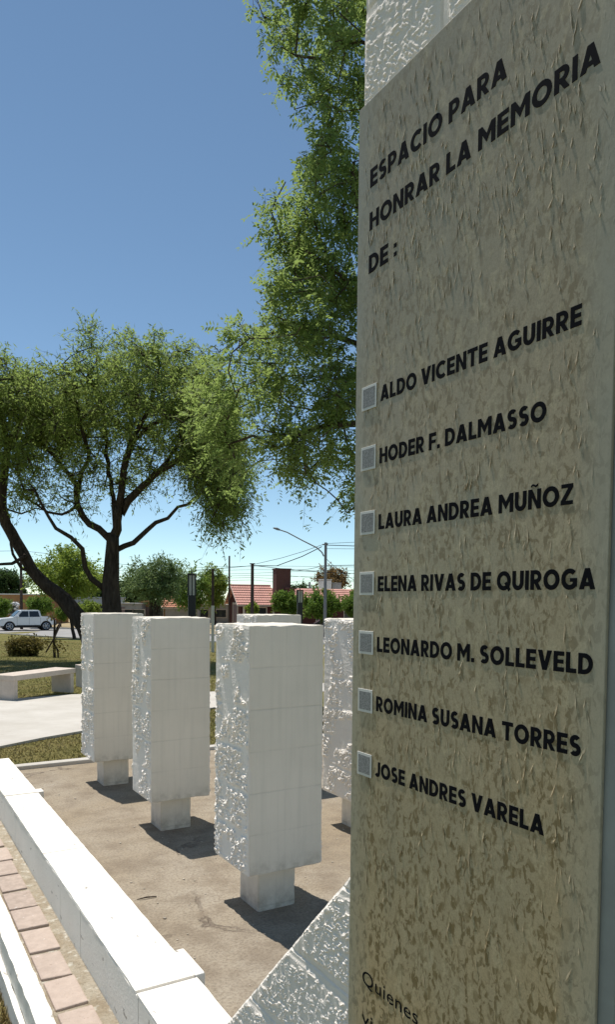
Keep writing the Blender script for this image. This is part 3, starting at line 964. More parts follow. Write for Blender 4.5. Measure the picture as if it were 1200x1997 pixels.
def twig_mesh(st, d, L, droop, r):
    n = len(st); k = 4
    V_ = []; 
    ts = np.linspace(0, 1, k)
    side = unit(np.cross(d, np.array([[.2, .1, 1.0]])))
    nr = unit(np.cross(d, side))
    rings = []
    for t in ts:
        c = st + d * L[:, None] * t + np.array([0, 0, -1.0]) * droop * (L[:, None] * t) ** 2
        rr_ = r * (1 - .7 * t)
        rings.append(np.stack([c + side * rr_, c - side * rr_ * .5 + nr * rr_ * .87, c - side * rr_ * .5 - nr * rr_ * .87], 1))
    P = np.stack(rings, 1).reshape(-1, 3)      # n, k, 3
    b = np.arange(n)[:, None, None] * (k * 3) + np.arange(k - 1)[None, :, None] * 3
    g = np.arange(3)[None, None, :]
    q = np.stack([b + g, b + (g + 1) % 3, b + 3 + (g + 1) % 3, b + 3 + g], -1).reshape(-1, 4)
    return P, q

def foliage_simple(pos, tang, rng, per, L, W, spread=0.05):
    N = len(pos) * per
    b = np.repeat(pos, per, 0) + rng.normal(0, spread, (N, 3))
    d = unit(np.repeat(tang, per, 0) * .5 + rng.normal(0, .6, (N, 3)) + np.array([0, 0, -.15]))
    nr = unit(rng.normal(0, .7, (N, 3)) + np.array([0, 0, .6]))
    return leaf_arrays(b, d, nr, rng.uniform(.6, 1.3, N) * L, rng.uniform(.7, 1.3, N) * W)

def foliage_pinnate(pos, tang, rng, pairs, Rl, L, W, droop=1.2):
    """compound leaves of paired leaflets on a drooping rachis"""
    N = len(pos)
    d = unit(tang * .35 + rng.normal(0, .6, (N, 3)) + np.array([0, 0, -.1]))
    R_ = rng.uniform(.7, 1.25, N) * Rl
    nr = unit(rng.normal(0, .4, (N, 3)) + np.array([0, 0, 1.0]))
    side = unit(np.cross(d, nr))
    B = []; D = []; NR = []; LL = []
    for k in range(pairs):
        t = (k + 1.2) / (pairs + .6)
        c = pos + d * (R_ * t)[:, None] + np.array([0, 0, -1.0]) * droop * ((R_ * t) ** 2)[:, None]
        for sg in (1, -1):
            if k == pairs - 1 and sg == -1: dd = d + rng.normal(0, .1, (N, 3))
            else: dd = d * .45 + side * sg * .85 + rng.normal(0, .18, (N, 3)) + np.array([0, 0, -.25])
            B.append(c); D.append(unit(dd)); NR.append(unit(nr + rng.normal(0, .25, (N, 3)))); LL.append(rng.uniform(.8, 1.2, N) * (1 - .35 * abs(t - .5)))
    B = np.concatenate(B); D = np.concatenate(D); NR = np.concatenate(NR); LL = np.concatenate(LL)
    return leaf_arrays(B, D, NR, LL * L, LL * W)

def in_poly(x, y, poly):
    c = np.zeros(len(x), bool); n = len(poly)
    for i in range(n):
        x0, y0 = poly[i]; x1, y1 = poly[(i + 1) % n]
        k = ((y0 > y) != (y1 > y)) & (x < (x1 - x0) * (y - y0) / (y1 - y0 + 1e-12) + x0)
        c ^= k
    return c

def sample_crown(poly, n, Y0, dY, rng, dens=None):
    """points filling a crown whose front outline is poly (photo pixels at distance Y0), rounded off in depth"""
    xs = [p[0] for p in poly]; ys = [p[1] for p in poly]
    out = []
    cx, cy = (min(xs) + max(xs)) / 2, (min(ys) + max(ys)) / 2
    while len(out) < n:
        x = rng.uniform(min(xs), max(xs), 400); y = rng.uniform(min(ys), max(ys), 400)
        k = in_poly(x, y, poly)
        if dens is not None: k &= rng.random(400) < dens(x, y)
        for X_, Y_ in zip(x[k], y[k]):
            e = max(0.25, 1 - ((X_ - cx) / (max(xs) - min(xs)) * 1.7) ** 2 - ((Y_ - cy) / (max(ys) - min(ys)) * 1.4) ** 2)
            q = at(X_, Y_, Y0)
            dy = rng.uniform(-1, 1) * dY * math.sqrt(e)
            out.append(np.array((q.x, q.y + dy, q.z)))
    return np.array(out[:n])

def limb_px(pts, Y0, rng, amp=1.0, ramp=True):
    out = []; off = 0.0
    g = rng.uniform(-1, 1) * amp
    for i, (x, y) in enumerate(pts):
        off = g * (i / max(1, len(pts) - 1)) ** 1.2 if ramp else 0
        out.append(at(x, y, Y0 + off))
    return out

M['leaf_big'] = mat_leaf('feathery_leaf', (0.095, 0.14, 0.03), (0.205, 0.265, 0.07), 0.55)
M['leaf_near'] = mat_leaf('pinnate_leaf', (0.08, 0.125, 0.03), (0.19, 0.25, 0.07), 0.52)
M['leaf_dark'] = mat_leaf('dark_leaf', (0.018, 0.045, 0.014), (0.06, 0.10, 0.028), 0.25)
M['leaf_grey'] = mat_leaf('grey_green_leaf', (0.05, 0.09, 0.03), (0.17, 0.23, 0.09), 0.25)
M['leaf_lime'] = mat_leaf('lime_leaf', (0.10, 0.15, 0.02), (0.22, 0.28, 0.05), 0.35)
M['leaf_hedge'] = mat_leaf('hedge_leaf', (0.05, 0.10, 0.015), (0.16, 0.24, 0.04), 0.25)
M['leaf_rust'] = mat_leaf('rusty_leaf', (0.10, 0.07, 0.02), (0.20, 0.13, 0.05), 0.3)
M['leaf_dry'] = mat_leaf('dry_shrub_leaf', (0.055, 0.05, 0.012), (0.16, 0.13, 0.035), 0.25)

def finish_tree(name, label, T, wood, leaves, bark, leafmat, base, cat='tree', group=None, twigs=None):
    e = empty(name, label, cat, base, 0, group)
    b = np.array(base)
    wv, wf = wood
    if twigs is not None:
        tv, tf = twigs
        wf = np.concatenate([wf, tf + len(wv)]); wv = np.concatenate([wv, tv])
    mesh_np('trunk', wv - b, wf, bark, e, smooth=True)
    lv, lf = leaves
    mesh_np('crown', lv - b, lf, leafmat, e)
    return e

# --- the big spreading tree behind the pillars
def big_tree():
    rng = np.random.default_rng(21); Y0 = 23.0
    T = Tree(3)
    gx = at(217, 1200, Y0)
    base = (gx.x, Y0, gz(gx.x, Y0) - .1)
    tr = [Vector(base), at(217, 1190, Y0), at(215, 1140, Y0), at(219, 1085, Y0), at(220, 1040, Y0)]
    T.limb(tr, 0.36, 0.20, wob=.01)
    for i in range(3): T.rmin[i] *= (1.45, 1.15, 1.0)[i]
    L = [
        ([(220, 1050), (232, 1014), (238, 960), (240, 915), (262, 860), (285, 800), (305, 745), (312, 715)], .15, .03, -1.0),
        ([(238, 1000), (262, 965), (290, 935), (330, 905), (372, 880), (400, 850)], .14, .03, -1.5),
        ([(222, 1075), (258, 1058), (285, 1030), (325, 1010), (345, 992), (385, 970), (420, 945)], .10, .02, 1.0),
        ([(212, 1050), (190, 1030), (160, 1008), (150, 985), (150, 945), (120, 910), (90, 875), (60, 840), (30, 815)], .12, .025, .8),
        ([(152, 960), (160, 920), (175, 880), (155, 830), (150, 770), (130, 720)], .08, .02, -1.6),
        ([(205, 1150), (178, 1128), (166, 1105), (162, 1070), (140, 1050), (112, 1030), (95, 1005), (80, 975), (55, 940)], .10, .02, -1.2),
        ([(225, 1030), (220, 970), (210, 920), (205, 850), (197, 790), (193, 745)], .09, .02, 1.8),
        ([(245, 905), (255, 840), (258, 780), (265, 730), (270, 710)], .07, .02, 1.8),
        ([(262, 860), (290, 835), (312, 822), (350, 810), (385, 790)], .05, .02, -1.2),
        ([(150, 985), (120, 1005), (95, 1000), (70, 985), (40, 960), (15, 935)], .05, .015, 1.3),
        ([(325, 900), (355, 860), (400, 800), (440, 760)], .05, .015, .8),
    ]
    for pts, r0_, r1_, dep in L:
        T.limb([at(x, y, Y0 + dep * (i / (len(pts) - 1))) for i, (x, y) in enumerate(pts)], r0_, r1_)
    poly = [(20, 960), (15, 830), (70, 760), (130, 735), (165, 705), (230, 692), (330, 690), (395, 705), (425, 740), (440, 800), (460, 880), (470, 960), (455, 1010), (420, 1000), (390, 950), (330, 930), (260, 950), (180, 950), (90, 990)]
    def dens(x, y): return np.where(y < 835, 1.0, np.where(x > 360, .9, .33))
    att = np.concatenate([sample_crown(poly, 560, Y0, 3.2, rng, dens),
                          sample_crown([(365, 740), (430, 730), (475, 840), (480, 990), (455, 1045), (405, 1030), (380, 950)], 110, Y0 - 2.2, 1.8, rng)])
    T.grow(att, jit=.05)
    wood = T.wood(.015, .44)
    st, d, Ls, pos, tang = sprays(T, 6, .80, .36, 7, rng)
    tw = twig_mesh(st, d, Ls, .36, .008)
    lv = foliage_simple(pos, tang, rng, 3, .15, .036, .06)
    return finish_tree('spreading_tree', 'large spreading dark-trunked tree with feathery crown rising behind the farthest pillar', T, wood, lv, M['bark'], M['leaf_big'], base, twigs=tw)
big_tree()

def leaning_tree():
    rng = np.random.default_rng(8); Y0 = 23.5
    T = Tree(5)
    g = at(186, 1290, Y0)
    base = (g.x, Y0, gz(g.x, Y0) - .1)
    main = [(170, 1240), (152, 1205), (125, 1168), (92, 1142), (62, 1112), (45, 1080), (30, 1055), (12, 1020), (3, 985), (8, 930), (12, 880), (4, 820), (-10, 770), (-20, 720)]
    T.limb([Vector(base)] + [at(x, y, Y0 - .03 * i) for i, (x, y) in enumerate(main)], .30, .05, wob=.012)
    L = [([(48, 1085), (25, 1097), (0, 1098), (-40, 1090), (-90, 1060)], .06, .02, -1), ([(42, 1110), (25, 1080), (20, 1040)], .05, .03, -.4),
         ([(8, 940), (-30, 900), (-60, 830), (-90, 760)], .08, .02, 1.2), ([(10, 890), (40, 830), (60, 770), (70, 720)], .07, .02, -1.2),
         ([(3, 990), (40, 1000), (70, 990), (100, 1000)], .035, .015, 1), ([(4, 820), (20, 760), (30, 700)], .05, .02, 1.5)]
    for pts, r0_, r1_, dep in L:
        T.limb([at(x, y, Y0 - .4 + dep * (i / (len(pts) - 1))) for i, (x, y) in enumerate(pts)], r0_, r1_)
    poly = [(-160, 980), (-200, 850), (-130, 745), (-40, 700), (30, 700), (80, 735), (120, 745), (105, 820), (90, 900), (40, 950), (-40, 1000)]
    att = sample_crown(poly, 300, Y0 - .6, 3.0, rng, lambda x, y: np.where(y < 850, 1.0, .35))
    T.grow(att, jit=.05)
    wood = T.wood(.015, .44)
    st, d, Ls, pos, tang = sprays(T, 6, .80, .36, 7, rng)
    tw = twig_mesh(st, d, Ls, .36, .008)
    lv = foliage_simple(pos, tang, rng, 3, .15, .036, .06)
    return finish_tree('leaning_tree', 'slanting dark trunk leaning left out of the picture over the white pickup', T, wood, lv, M['bark'], M['leaf_big'], base, twigs=tw)
leaning_tree()

def near_tree():
    rng = np.random.default_rng(33); Y0 = 11.5
    T = Tree(9)
    g = at(880, 1250, Y0)
    base = (g.x, Y0, gz(g.x, Y0) - .1)
    T.limb([Vector(base), at(875, 1150, Y0), at(860, 1000, Y0), at(850, 880, Y0), at(840, 700, Y0), at(835, 500, Y0), at(820, 300, Y0), at(815, 100, Y0), at(810, -100, Y0)], .20, .05, wob=.012)
    L = [([(850, 890), (780, 845), (705, 830), (640, 832), (590, 845), (540, 870), (495, 850)], .085, .015, -.6),
         ([(850, 900), (800, 780), (740, 720), (690, 762), (650, 765), (610, 800), (570, 790)], .05, .012, .6),
         ([(840, 720), (770, 690), (700, 672), (640, 650), (580, 640), (520, 655), (470, 660)], .06, .012, .4),
         ([(840, 600), (770, 560), (705, 560), (655, 530), (600, 490), (550, 470)], .05, .012, -.8),
         ([(835, 520), (760, 460), (704, 403), (689, 361), (690, 320)], .045, .012, -.4),
         ([(825, 380), (760, 200), (704, 154), (668, 210), (640, 252), (612, 285)], .045, .012, .3),
         ([(820, 250), (760, 110), (704, 82), (664, 91), (626, 116), (575, 108), (550, 90)], .045, .010, -.4),
         ([(815, 150), (740, 40), (680, 20), (620, -10), (570, -30)], .05, .012, .6),
         ([(840, 700), (900, 600), (960, 480), (1000, 350)], .08, .02, .8), ([(830, 450), (900, 300), (960, 150)], .07, .02, -.8),
         ([(850, 880), (930, 830), (1010, 760)], .07, .02, .8),
         ([(590, 845), (600, 920), (640, 960), (680, 1000)], .02, .008, -.2)]
    for pts, r0_, r1_, dep in L:
        T.limb([at(x, y, Y0 + dep * (i / (len(pts) - 1))) for i, (x, y) in enumerate(pts)], r0_, r1_, step=.2, wob=.015)
    vis = [
        ([(490, -80), (720, -80), (720, 85), (600, 90), (550, 70), (505, 20)], 78, None),
        ([(575, 150), (720, 70), (720, 330), (605, 310), (575, 270), (570, 215)], 46, None),
        ([(590, 350), (720, 320), (720, 560), (550, 530), (525, 470), (530, 420)], 92, None),
        ([(545, 570), (720, 540), (720, 790), (540, 780), (500, 740), (500, 650)], 120, None),
        ([(520, 790), (720, 780), (720, 830), (640, 890), (570, 905), (530, 890)], 46, None),
        ([(550, 900), (600, 900), (600, 925), (565, 930)], 6, None),
        ([(415, 700), (510, 650), (520, 800), (515, 900), (480, 940), (440, 925), (405, 850)], 48, None),
        ([(670, 890), (720, 870), (720, 975), (690, 970)], 18, None),
    ]
    att = np.concatenate([sample_crown(p, n_, Y0 - .1, 1.7, rng, d_) for p, n_, d_ in vis] +
                         [sample_crown([(720, -120), (1050, -80), (1120, 300), (1100, 700), (1000, 900), (720, 980)], 260, Y0, 2.6, rng)])
    T.grow(att, seg=.25, jit=.03, sag=.12)
    wood = T.wood(.0075, .42)
    st, d, Ls, pos, tang = sprays(T, 3, .45, .55, 5, rng, .5)
    tw = twig_mesh(st, d, Ls, .55, .004)
    lv = foliage_pinnate(pos, tang, rng, 5, .21, .080, .034)
    return finish_tree('overhanging_tree', 'nearest leafy tree with paired leaflets hanging beside and behind the plaque', T, wood, lv, M['bark2'], M['leaf_near'], base, twigs=tw)
near_tree()

# --- smaller trees of the background: crown ellipsoid given in photo pixels at a distance
def back_tree(name, label, px, py, rx, ry, Y0, leafmat, base_px=None, n=120, leaf=(.22, .09), per=3, trunk=.14, seed=1, flat=1.0, K=6, spray=.8, cat='tree', group=None, stems=1):
    rng = np.random.default_rng(seed)
    T = Tree(seed)
    bx = base_px if base_px is not None else px
    g = at(bx, 1200, Y0)
    base = (g.x, Y0, gz(g.x, Y0) - .05)
    c = np.array(at(px, py, Y0)); s_ = Y0 / F_PX
    RX, RZ = rx * s_, ry * s_
    for k in range(stems):
        o = Vector((rng.uniform(-.3, .3), rng.uniform(-.3, .3), 0)) * (k > 0)
        top = Vector((c[0] + rng.uniform(-.3, .3) * RX * (stems > 1), c[1], c[2]))
        b0 = Vector(base) + o
        mid = b0.lerp(top, .5) + Vector((rng.uniform(-.1, .1) * RX, 0, 0))
        T.limb([b0, mid, top], trunk, trunk * .35, attach=False, wob=.02)
    for k in range(6):
        an = k * 1.047 + rng.uniform(-.3, .3)
        st_ = Vector(base).lerp(Vector(c), rng.uniform(.45, .8))
        en = Vector(c) + Vector((math.cos(an) * RX * .6, math.sin(an) * RX * .6, rng.uniform(-.1, .5) * RZ))
        T.limb([st_, st_.lerp(en, .5) + Vector((0, 0, .1 * RZ)), en], trunk * .45, trunk * .12)
    v = rng.normal(0, 1, (n, 3)); v = unit(v) * rng.random((n, 1)) ** .36
    lump = 1 + .22 * np.sin(v[:, :1] * 5 + seed) * np.cos(v[:, 2:] * 4 + seed * 2)
    v *= lump
    v[:, 2] = np.where(v[:, 2] < 0, v[:, 2] * flat, v[:, 2])
    att = c + v * np.array([RX, RX * .9, RZ])
    T.grow(att, seg=.5, jit=.05)
    wood = T.wood(.012, .42)
    st, d, Ls, pos, tang = sprays(T, K, spray, .2, 5, rng)
    lv = foliage_simple(pos, tang, rng, per, leaf[0], leaf[1], .08)
    return finish_tree(name, label, T, wood, lv, M['bark'], leafmat, base, cat, group)

bg_tr = 'trees along the far side of the park'
back_tree('broadleaf_tree', 'rounded yellow-green tree between the leaning trunk and the big dark trunk', 135, 1118, 70, 46, 52, M['leaf_lime'], 145, 150, (.24, .10), 3, .14, 2, group=bg_tr)
back_tree('broadleaf_tree', 'low umbrella-shaped dark green tree right of the big trunk', 300, 1138, 62, 46, 46, M['leaf_grey'], 305, 170, (.22, .07), 3, .16, 3, flat=.55, stems=3, group=bg_tr)
back_tree('broadleaf_tree', 'dark evergreen tree behind the orange-brown flat-roofed building', 12, 1142, 38, 30, 92, M['leaf_dark'], 12, 120, (.34, .16), 3, .2, 4, group=bg_tr)
back_tree('broadleaf_tree', 'green tree behind the tall garden lantern left of the red-roofed house', 372, 1150, 34, 42, 74, M['leaf_hedge'], 385, 120, (.26, .12), 3, .15, 5, group=bg_tr)
back_tree('broadleaf_tree', 'yellow-green tree touching the gable of the red-roofed house', 418, 1142, 24, 40, 84, M['leaf_lime'], 420, 110, (.28, .12), 3, .15, 6, group=bg_tr)
back_tree('broadleaf_tree', 'rust-tinged tree rising behind the white roof tanks', 648, 1128, 34, 22, 95, M['leaf_rust'], 648, 90, (.34, .15), 2, .15, 7, group=bg_tr)
back_tree('broadleaf_tree', 'distant green treetop showing above the roof near the chimney', 588, 1152, 34, 14, 110, M['leaf_dark'], 588, 70, (.34, .15), 2, .15, 8, group=bg_tr)
back_tree('broadleaf_tree', 'wide dark tree at the far left beyond the street, mostly hidden by trunks', 190, 1150, 50, 30, 98, M['leaf_dark'], 190, 120, (.36, .16), 3, .2, 9, group=bg_tr)
back_tree('broadleaf_tree', 'wide dark tree far behind the umbrella-shaped tree', 275, 1150, 50, 26, 104, M['leaf_dark'], 275, 120, (.36, .16), 3, .2, 10, group=bg_tr)

def shrub(name, label, px, py, rx, ry, Y0, leafmat, seed, n=60, leaf=(.16, .09), per=3, group=None, flowers=0):
    rng = np.random.default_rng(seed)
    c = np.array(at(px, py, Y0)); s_ = Y0 / F_PX
    base = (c[0], Y0, gz(c[0], Y0) - .03)
    e = empty(name, label, 'shrub', base, 0, group)
    T = Tree(seed)
    T.limb([Vector(base), Vector(base).lerp(Vector(c), .5), Vector(c)], .05, .02, wob=.02)
    v = unit(rng.normal(0, 1, (n, 3))) * rng.random((n, 1)) ** .35
    v *= 1 + .18 * np.sin(v[:, :1] * 6 + seed) * np.cos(v[:, 2:] * 5)
    att = c + v * np.array([rx * s_, rx * s_ * .8, ry * s_])
    att[:, 2] = np.maximum(att[:, 2], base[2] + .12)
    T.grow(att, seg=.3, jit=.03)
    wv, wf = T.wood(.006, .42)
    st, d, Ls, pos, tang = sprays(T, 5, min(.35, rx * s_ * .4), .1, 5, rng, .5)
    lv, lf = foliage_simple(pos, tang, rng, per, leaf[0], leaf[1], .05)
    b = np.array(base)
    mesh_np('stems', wv - b, wf, M['bark'], e)
    mesh_np('foliage', lv - b, lf, leafmat, e)
    return e, att
hg = 'bushes along the far pavement'
shrub('round_bush', 'round clipped bush right above the tail of the white pickup', 78, 1180, 28, 16, 71, M['leaf_hedge'], 11, 80, (.2, .11), group=hg)
shrub('round_bush', 'small bright bush between the leaning trunk and the big trunk', 170, 1187, 24, 14, 71, M['leaf_lime'], 12, 70, (.2, .11), group=hg)
shrub('round_bush', 'small bush peeking out left under the leaning trunk', 118, 1195, 12, 16, 72.5, M['leaf_hedge'], 13, 40, (.18, .1), group=hg)
shrub('round_bush', 'leafy bush at the left edge above the pickup bonnet', 2, 1186, 20, 18, 72, M['leaf_hedge'], 14, 60, (.2, .11), group=hg)
shrub('round_bush', 'leafy green bush left of the second lantern, in front of the chimney roof', 556, 1176, 26, 24, 60, M['leaf_hedge'], 15, 110, (.18, .1), group=hg)
shrub('round_bush', 'broad leafy green bush right of the second lantern', 628, 1178, 40, 28, 58, M['leaf_hedge'], 16, 150, (.18, .1), group=hg)
shrub('round_bush', 'leafy green bush touching the left edge of the plaque', 697, 1178, 32, 28, 59, M['leaf_hedge'], 17, 120, (.18, .1), group=hg)
shrub('young_tree', 'small sapling leaf tuft in front of the dark red house wall', 494, 1187, 11, 12, 60, M['leaf_lime'], 18, 26, (.2, .1), group=hg)

M['petal'] = plain('white_petals', (0.72, 0.70, 0.70), 0.7, 0.2, 0.1)
# flowering plant: white heads above the left bush
rng = np.random.default_rng(2)
fe = empty('flowering_plant', 'clump of white flower heads in front of the brown building', 'plant', (at(20, 1200, 73).x, 73, gz(0, 73)), 0)
b = np.array(fe.location)
pv = []; pf = []; sbm = BM(); fbm = BM()
for k in range(9):
    h = np.array(at(rng.uniform(0, 36), rng.uniform(1176, 1190), 73)) - b + np.array([0, rng.uniform(-.4, .4), 0])
    tube(sbm, [(h[0] * .8, h[1], 0), tuple(h)], .012, 4)
    fbm = BM()
    for j in range(6):
        q = h + rng.normal(0, .07, 3)
        bmesh.ops.create_icosphere(fbm, subdivisions=1, radius=rng.uniform(.08, .13), matrix=Matrix.Translation(q))
    obj('flower_head', fbm, M['petal'], fe)
obj('stems', sbm, M['bark'], fe)

# ------------------------------------------------------------------ young plants and bench on the lawn
e, _ = shrub('low_shrub', 'low dry brown-green shrub on the lawn in front of the pickup', 47, 1262, 28, 13, 27, M['leaf_dry'], 31, 90, (.10, .06), 4)
def sapling():
    Y0 = 26
    b = at(106, 1275, Y0); base = Vector((b.x, Y0, gz(b.x, Y0) - .02))
    e = empty('sapling', 'bare staked sapling with a small pink-brown tuft beside the low shrub', 'sapling', base)
    def q(x, y, o=0): return at(x, y, Y0 + o) - base
    bm = BM(); tube(bm, [Vector((0, 0, -.05)), q(105, 1255), q(106, 1230), q(106, 1210), q(103, 1203)], [.05, .048, .042, .035, .02], 7)
    tube(bm, [q(106, 1240), q(112, 1222), q(117, 1214)], [.035, .03, .022], 6)
    tube(bm, [q(106, 1258), q(112, 1268), q(113, 1285)], [.035, .035, .03], 6)
    obj('stem', bm, M['bark'], e, True)
    bm = BM(); tube(bm, [q(89, 1272, -.1), q(105, 1245, -.1), q(118, 1216, -.1)], .03, 6)
    obj('stake', bm, M['woodpole'], e, True)
    rng = np.random.default_rng(4)
    pts = np.concatenate([np.array(q(101, 1203))[None] + rng.normal(0, 1, (40, 3)) * np.array([.09, .09, .045]),
                          np.array(q(112, 1262))[None] + rng.normal(0, 1, (70, 3)) * np.array([.13, .13, .13]),
                          np.array(q(93, 1250))[None] + rng.normal(0, 1, (50, 3)) * np.array([.14, .12, .10])])
    n = len(pts)
    lv, lf = leaf_arrays(pts, unit(rng.normal(0, 1, (n, 3))), unit(rng.normal(0, 1, (n, 3))), rng.uniform(.08, .16, n), rng.uniform(.04, .07, n))
    mesh_np('leaves', lv, lf, M['leaf_dry'], e)
sapling()

def bench(label, p0, ang, L=1.22, W=0.42, H=0.40):
    e = empty('concrete_bench', label, 'bench', p0, ang, 'concrete benches on the path')
    bm = BM(); box(bm, 0, L, 0, W, H - .085, H, .006); obj('seat', bm, M['benchcon'], e)
    bm = BM(); box(bm, .012, .10, .012, W - .012, -.03, H - .0855, .005); obj('leg', bm, M['benchcon'], e)
    bm = BM(); box(bm, L - .125, L - .037, .012, W - .012, -.03, H - .0855, .005); obj('leg', bm, M['benchcon'], e)
    return e
def on_ground(px, py):
    for Y in np.arange(6, 70, .02):
        q = at(px, py, Y)
        if q.z <= gz(q.x, q.y): return q
    return q
B1 = on_ground(26.5, 1368); B2 = on_ground(147.5, 1352)
ang = math.atan2(B2.y - B1.y, B2.x - B1.x)
LB = (B2 - B1).length
print('bench', B1, B2, LB, math.degrees(ang))
bench('pale concrete slab bench on the path left of the pillars', (B1.x, B1.y, B1.z + .01), ang, LB, 0.45, 0.40)
B3 = on_ground(151, 1344)
bench('second concrete bench mostly hidden behind the farthest pillar', (B3.x + .1, B3.y + .1, B3.z + .01), ang - .5, 1.3, 0.45, 0.42)

# ------------------------------------------------------------------ lanterns, poles and wires
def lantern(label, px, py_top, Y0, wpx, glass_px, post_w=.12):
    p = at(px, 1170, Y0); base = Vector((p.x, Y0, gz(p.x, Y0)))
    e = empty('garden_lantern', label, 'lantern', base, 0.2, 'garden lanterns')
    zt = at(px, py_top, Y0).z - base.z; zg = at(px, py_top + glass_px, Y0).z - base.z
    w = wpx * Y0 / F_PX / 2
    bm = BM(); box(bm, -w * .95, w * .95, -w * .95, w * .95, 0, zg, .01); obj('post', bm, M['blackmetal'], e)
    bm = BM(); box(bm, -w * .78, w * .78, -w * .78, w * .78, zg + .002, zt - .06); obj('glass', bm, M['frost'], e)
    bm = BM()
    for sx in (-1, 1):
        for sy in (-1, 1):
            box(bm, sx * w * .92 - .022, sx * w * .92 + .022, sy * w * .92 - .022, sy * w * .92 + .022, zg, zt - .05)
        box(bm, sx * w * .93 - .012, sx * w * .93 + .012, -.015, .015, zg, zt - .05)
        box(bm, -.015, .015, sx * w * .93 - .012, sx * w * .93 + .012, zg, zt - .05)
    obj('frame', bm, M['blackmetal'], e)
    bm = BM(); box(bm, -w * 1.12, w * 1.12, -w * 1.12, w * 1.12, zt - .05, zt, .008); cyl(bm, (0, 0, zt), .03, .10, 8, .01)
    obj('cap', bm, M['blackmetal'], e)
lantern('black garden lantern with pale glass standing behind the middle pillar', 374, 1119, 25, 15, 42)
lantern('smaller black garden lantern between the two bushes by the red-roofed house', 585, 1150, 40, 10.5, 25)

def pole(name, label, px, top, Y0, r, mat, group='poles along the street', base_mat=None, base_py=None, lean=0):
    p = at(px, 1170, Y0); base = Vector((p.x, Y0, gz(p.x, Y0) - .1))
    e = empty(name, label, 'pole', base, 0, group)
    zt = at(px, top, Y0).z - base.z
    if base_mat:
        zb = at(px, base_py, Y0).z - base.z
        bm = BM(); cyl(bm, (0, 0, 0), r * 1.12, zb, 10, r * 1.08); obj('painted_base', bm, base_mat, e, False)
        bm = BM(); cyl(bm, (0, 0, zb), r, zt - zb, 10, r * .9); obj('shaft', bm, mat, e, False)
    else:
        bm = BM(); cyl(bm, (0, 0, 0), r, zt, 10, r * .8); obj('shaft', bm, mat, e, False)
    return e, Vector((base.x, base.y, base.z + zt))
pole('wooden_post', 'dark wooden post with a whitewashed base in the gap between two pillars', 415, 1110, 32, .062, M['woodpole'], base_mat=M['polewhite'], base_py=1181)
e1, top1 = pole('utility_pole', 'dark thick pole standing in front of the red tiled roof', 492, 1100, 58, .15, M['woodpole'])
bm = BM(); box(bm, -.20, .20, -.16, .16, top1.z - e1.location.z - .02, top1.z - e1.location.z + .06, .01); obj('cap', bm, M['woodpole'], e1)
e2, top2 = pole('utility_pole', 'tall utility pole with a long street-light arm near the plaque', 634.5, 1058, 56, .13, M['polegrey'])
b = e2.location
bm = BM(); arm = [at(632, 1085, 56) - b, at(628, 1077, 56) - b, at(618, 1068, 56) - b, at(590, 1054, 56) - b, at(560, 1038, 56) - b, at(545, 1033, 56) - b]
tube(bm, arm, [.05, .05, .05, .045, .045, .045], 6); obj('lamp_arm', bm, M['polegrey'], e2, True)
bm = BM(); tube(bm, [at(546, 1033.5, 56) - b, at(541, 1031.5, 56) - b, at(533, 1029.5, 56) - b], [.06, .10, .05], 8); obj('lamp_head', bm, M['polegrey'], e2, True)
bm = BM(); tube(bm, [at(629, 1062, 56) - b, at(640, 1061, 56) - b], .05, 6); obj('insulator', bm, M['polegrey'], e2); bm = BM(); tube(bm, [at(629.5, 1113, 56) - b, at(634, 1108, 56) - b], .04, 6); obj('insulator', bm, M['polegrey'], e2)
e3, top3 = pole('utility_pole', 'thin dark pole behind the hanging leaves left of the gable', 447, 1084, 70, .10, M['woodpole'])
e4, top4 = pole('utility_pole', 'dark pole behind the leaning trunk above the pickup', 41, 1066, 68, .14, M['woodpole'])
e5, top5 = pole('utility_pole', 'short distant pole just above the roof right of the chimney', 604, 1135, 90, .15, M['polegrey'])

def wire(pts, Y0, Y1, label, r=.02, sag=0):
    c = []
    n = len(pts)
    for i, (x, y) in enumerate(pts): c.append(at(x, y, Y0 + (Y1 - Y0) * i / (n - 1)))
    c = catmull(c, 2.0)
    bm = BM(); tube(bm, c, r, 4)
    o = obj('overhead_wire', bm, M['wire'])
    return tag(o, label, 'wire', 'overhead wires along the street')
wl = 'thin black overhead wire crossing the sky above the red roof'
wire([(495, 1103), (540, 1103.5), (590, 1085), (628, 1066)], 58, 56, 'sagging cable from the dark pole up to the street-light pole', .035)
wire([(494, 1101), (550, 1088), (590, 1076), (630, 1062)], 60, 56, 'upper thin cable rising to the top of the street-light pole', .02)
wire([(380, 1112), (415, 1110), (494, 1103), (560, 1110), (632, 1116), (1000, 1130)], 60, 56, 'long cable running from the left through both poles at mid height', .026)
for ys in ([(150, 1116), (340, 1108), (494, 1104), (640, 1105), (1000, 1110)], [(150, 1120), (494, 1111), (580, 1113), (640, 1112), (1000, 1120)], [(150, 1128), (494, 1118), (640, 1116), (1000, 1140)],
           [(150, 1133), (494, 1122), (580, 1124), (632, 1129), (1000, 1150)], [(150, 1138), (494, 1126), (530, 1128), (640, 1124), (1000, 1150)], [(150, 1143), (494, 1131), (560, 1137), (640, 1132), (1000, 1155)]):
    wire(ys, 76, 74, wl, .02)
wire([(636, 1060), (700, 1057), (800, 1054)], 56, 54, 'topmost thin wire leaving the street-light pole to the right', .018)
wire([(636, 1063), (700, 1065), (800, 1066)], 56, 54, 'thick wire leaving the street-light pole top to the right', .034)
wire([(636, 1070), (700, 1070.5), (800, 1072)], 56, 54, 'third wire down leaving the street-light pole to the right', .018)
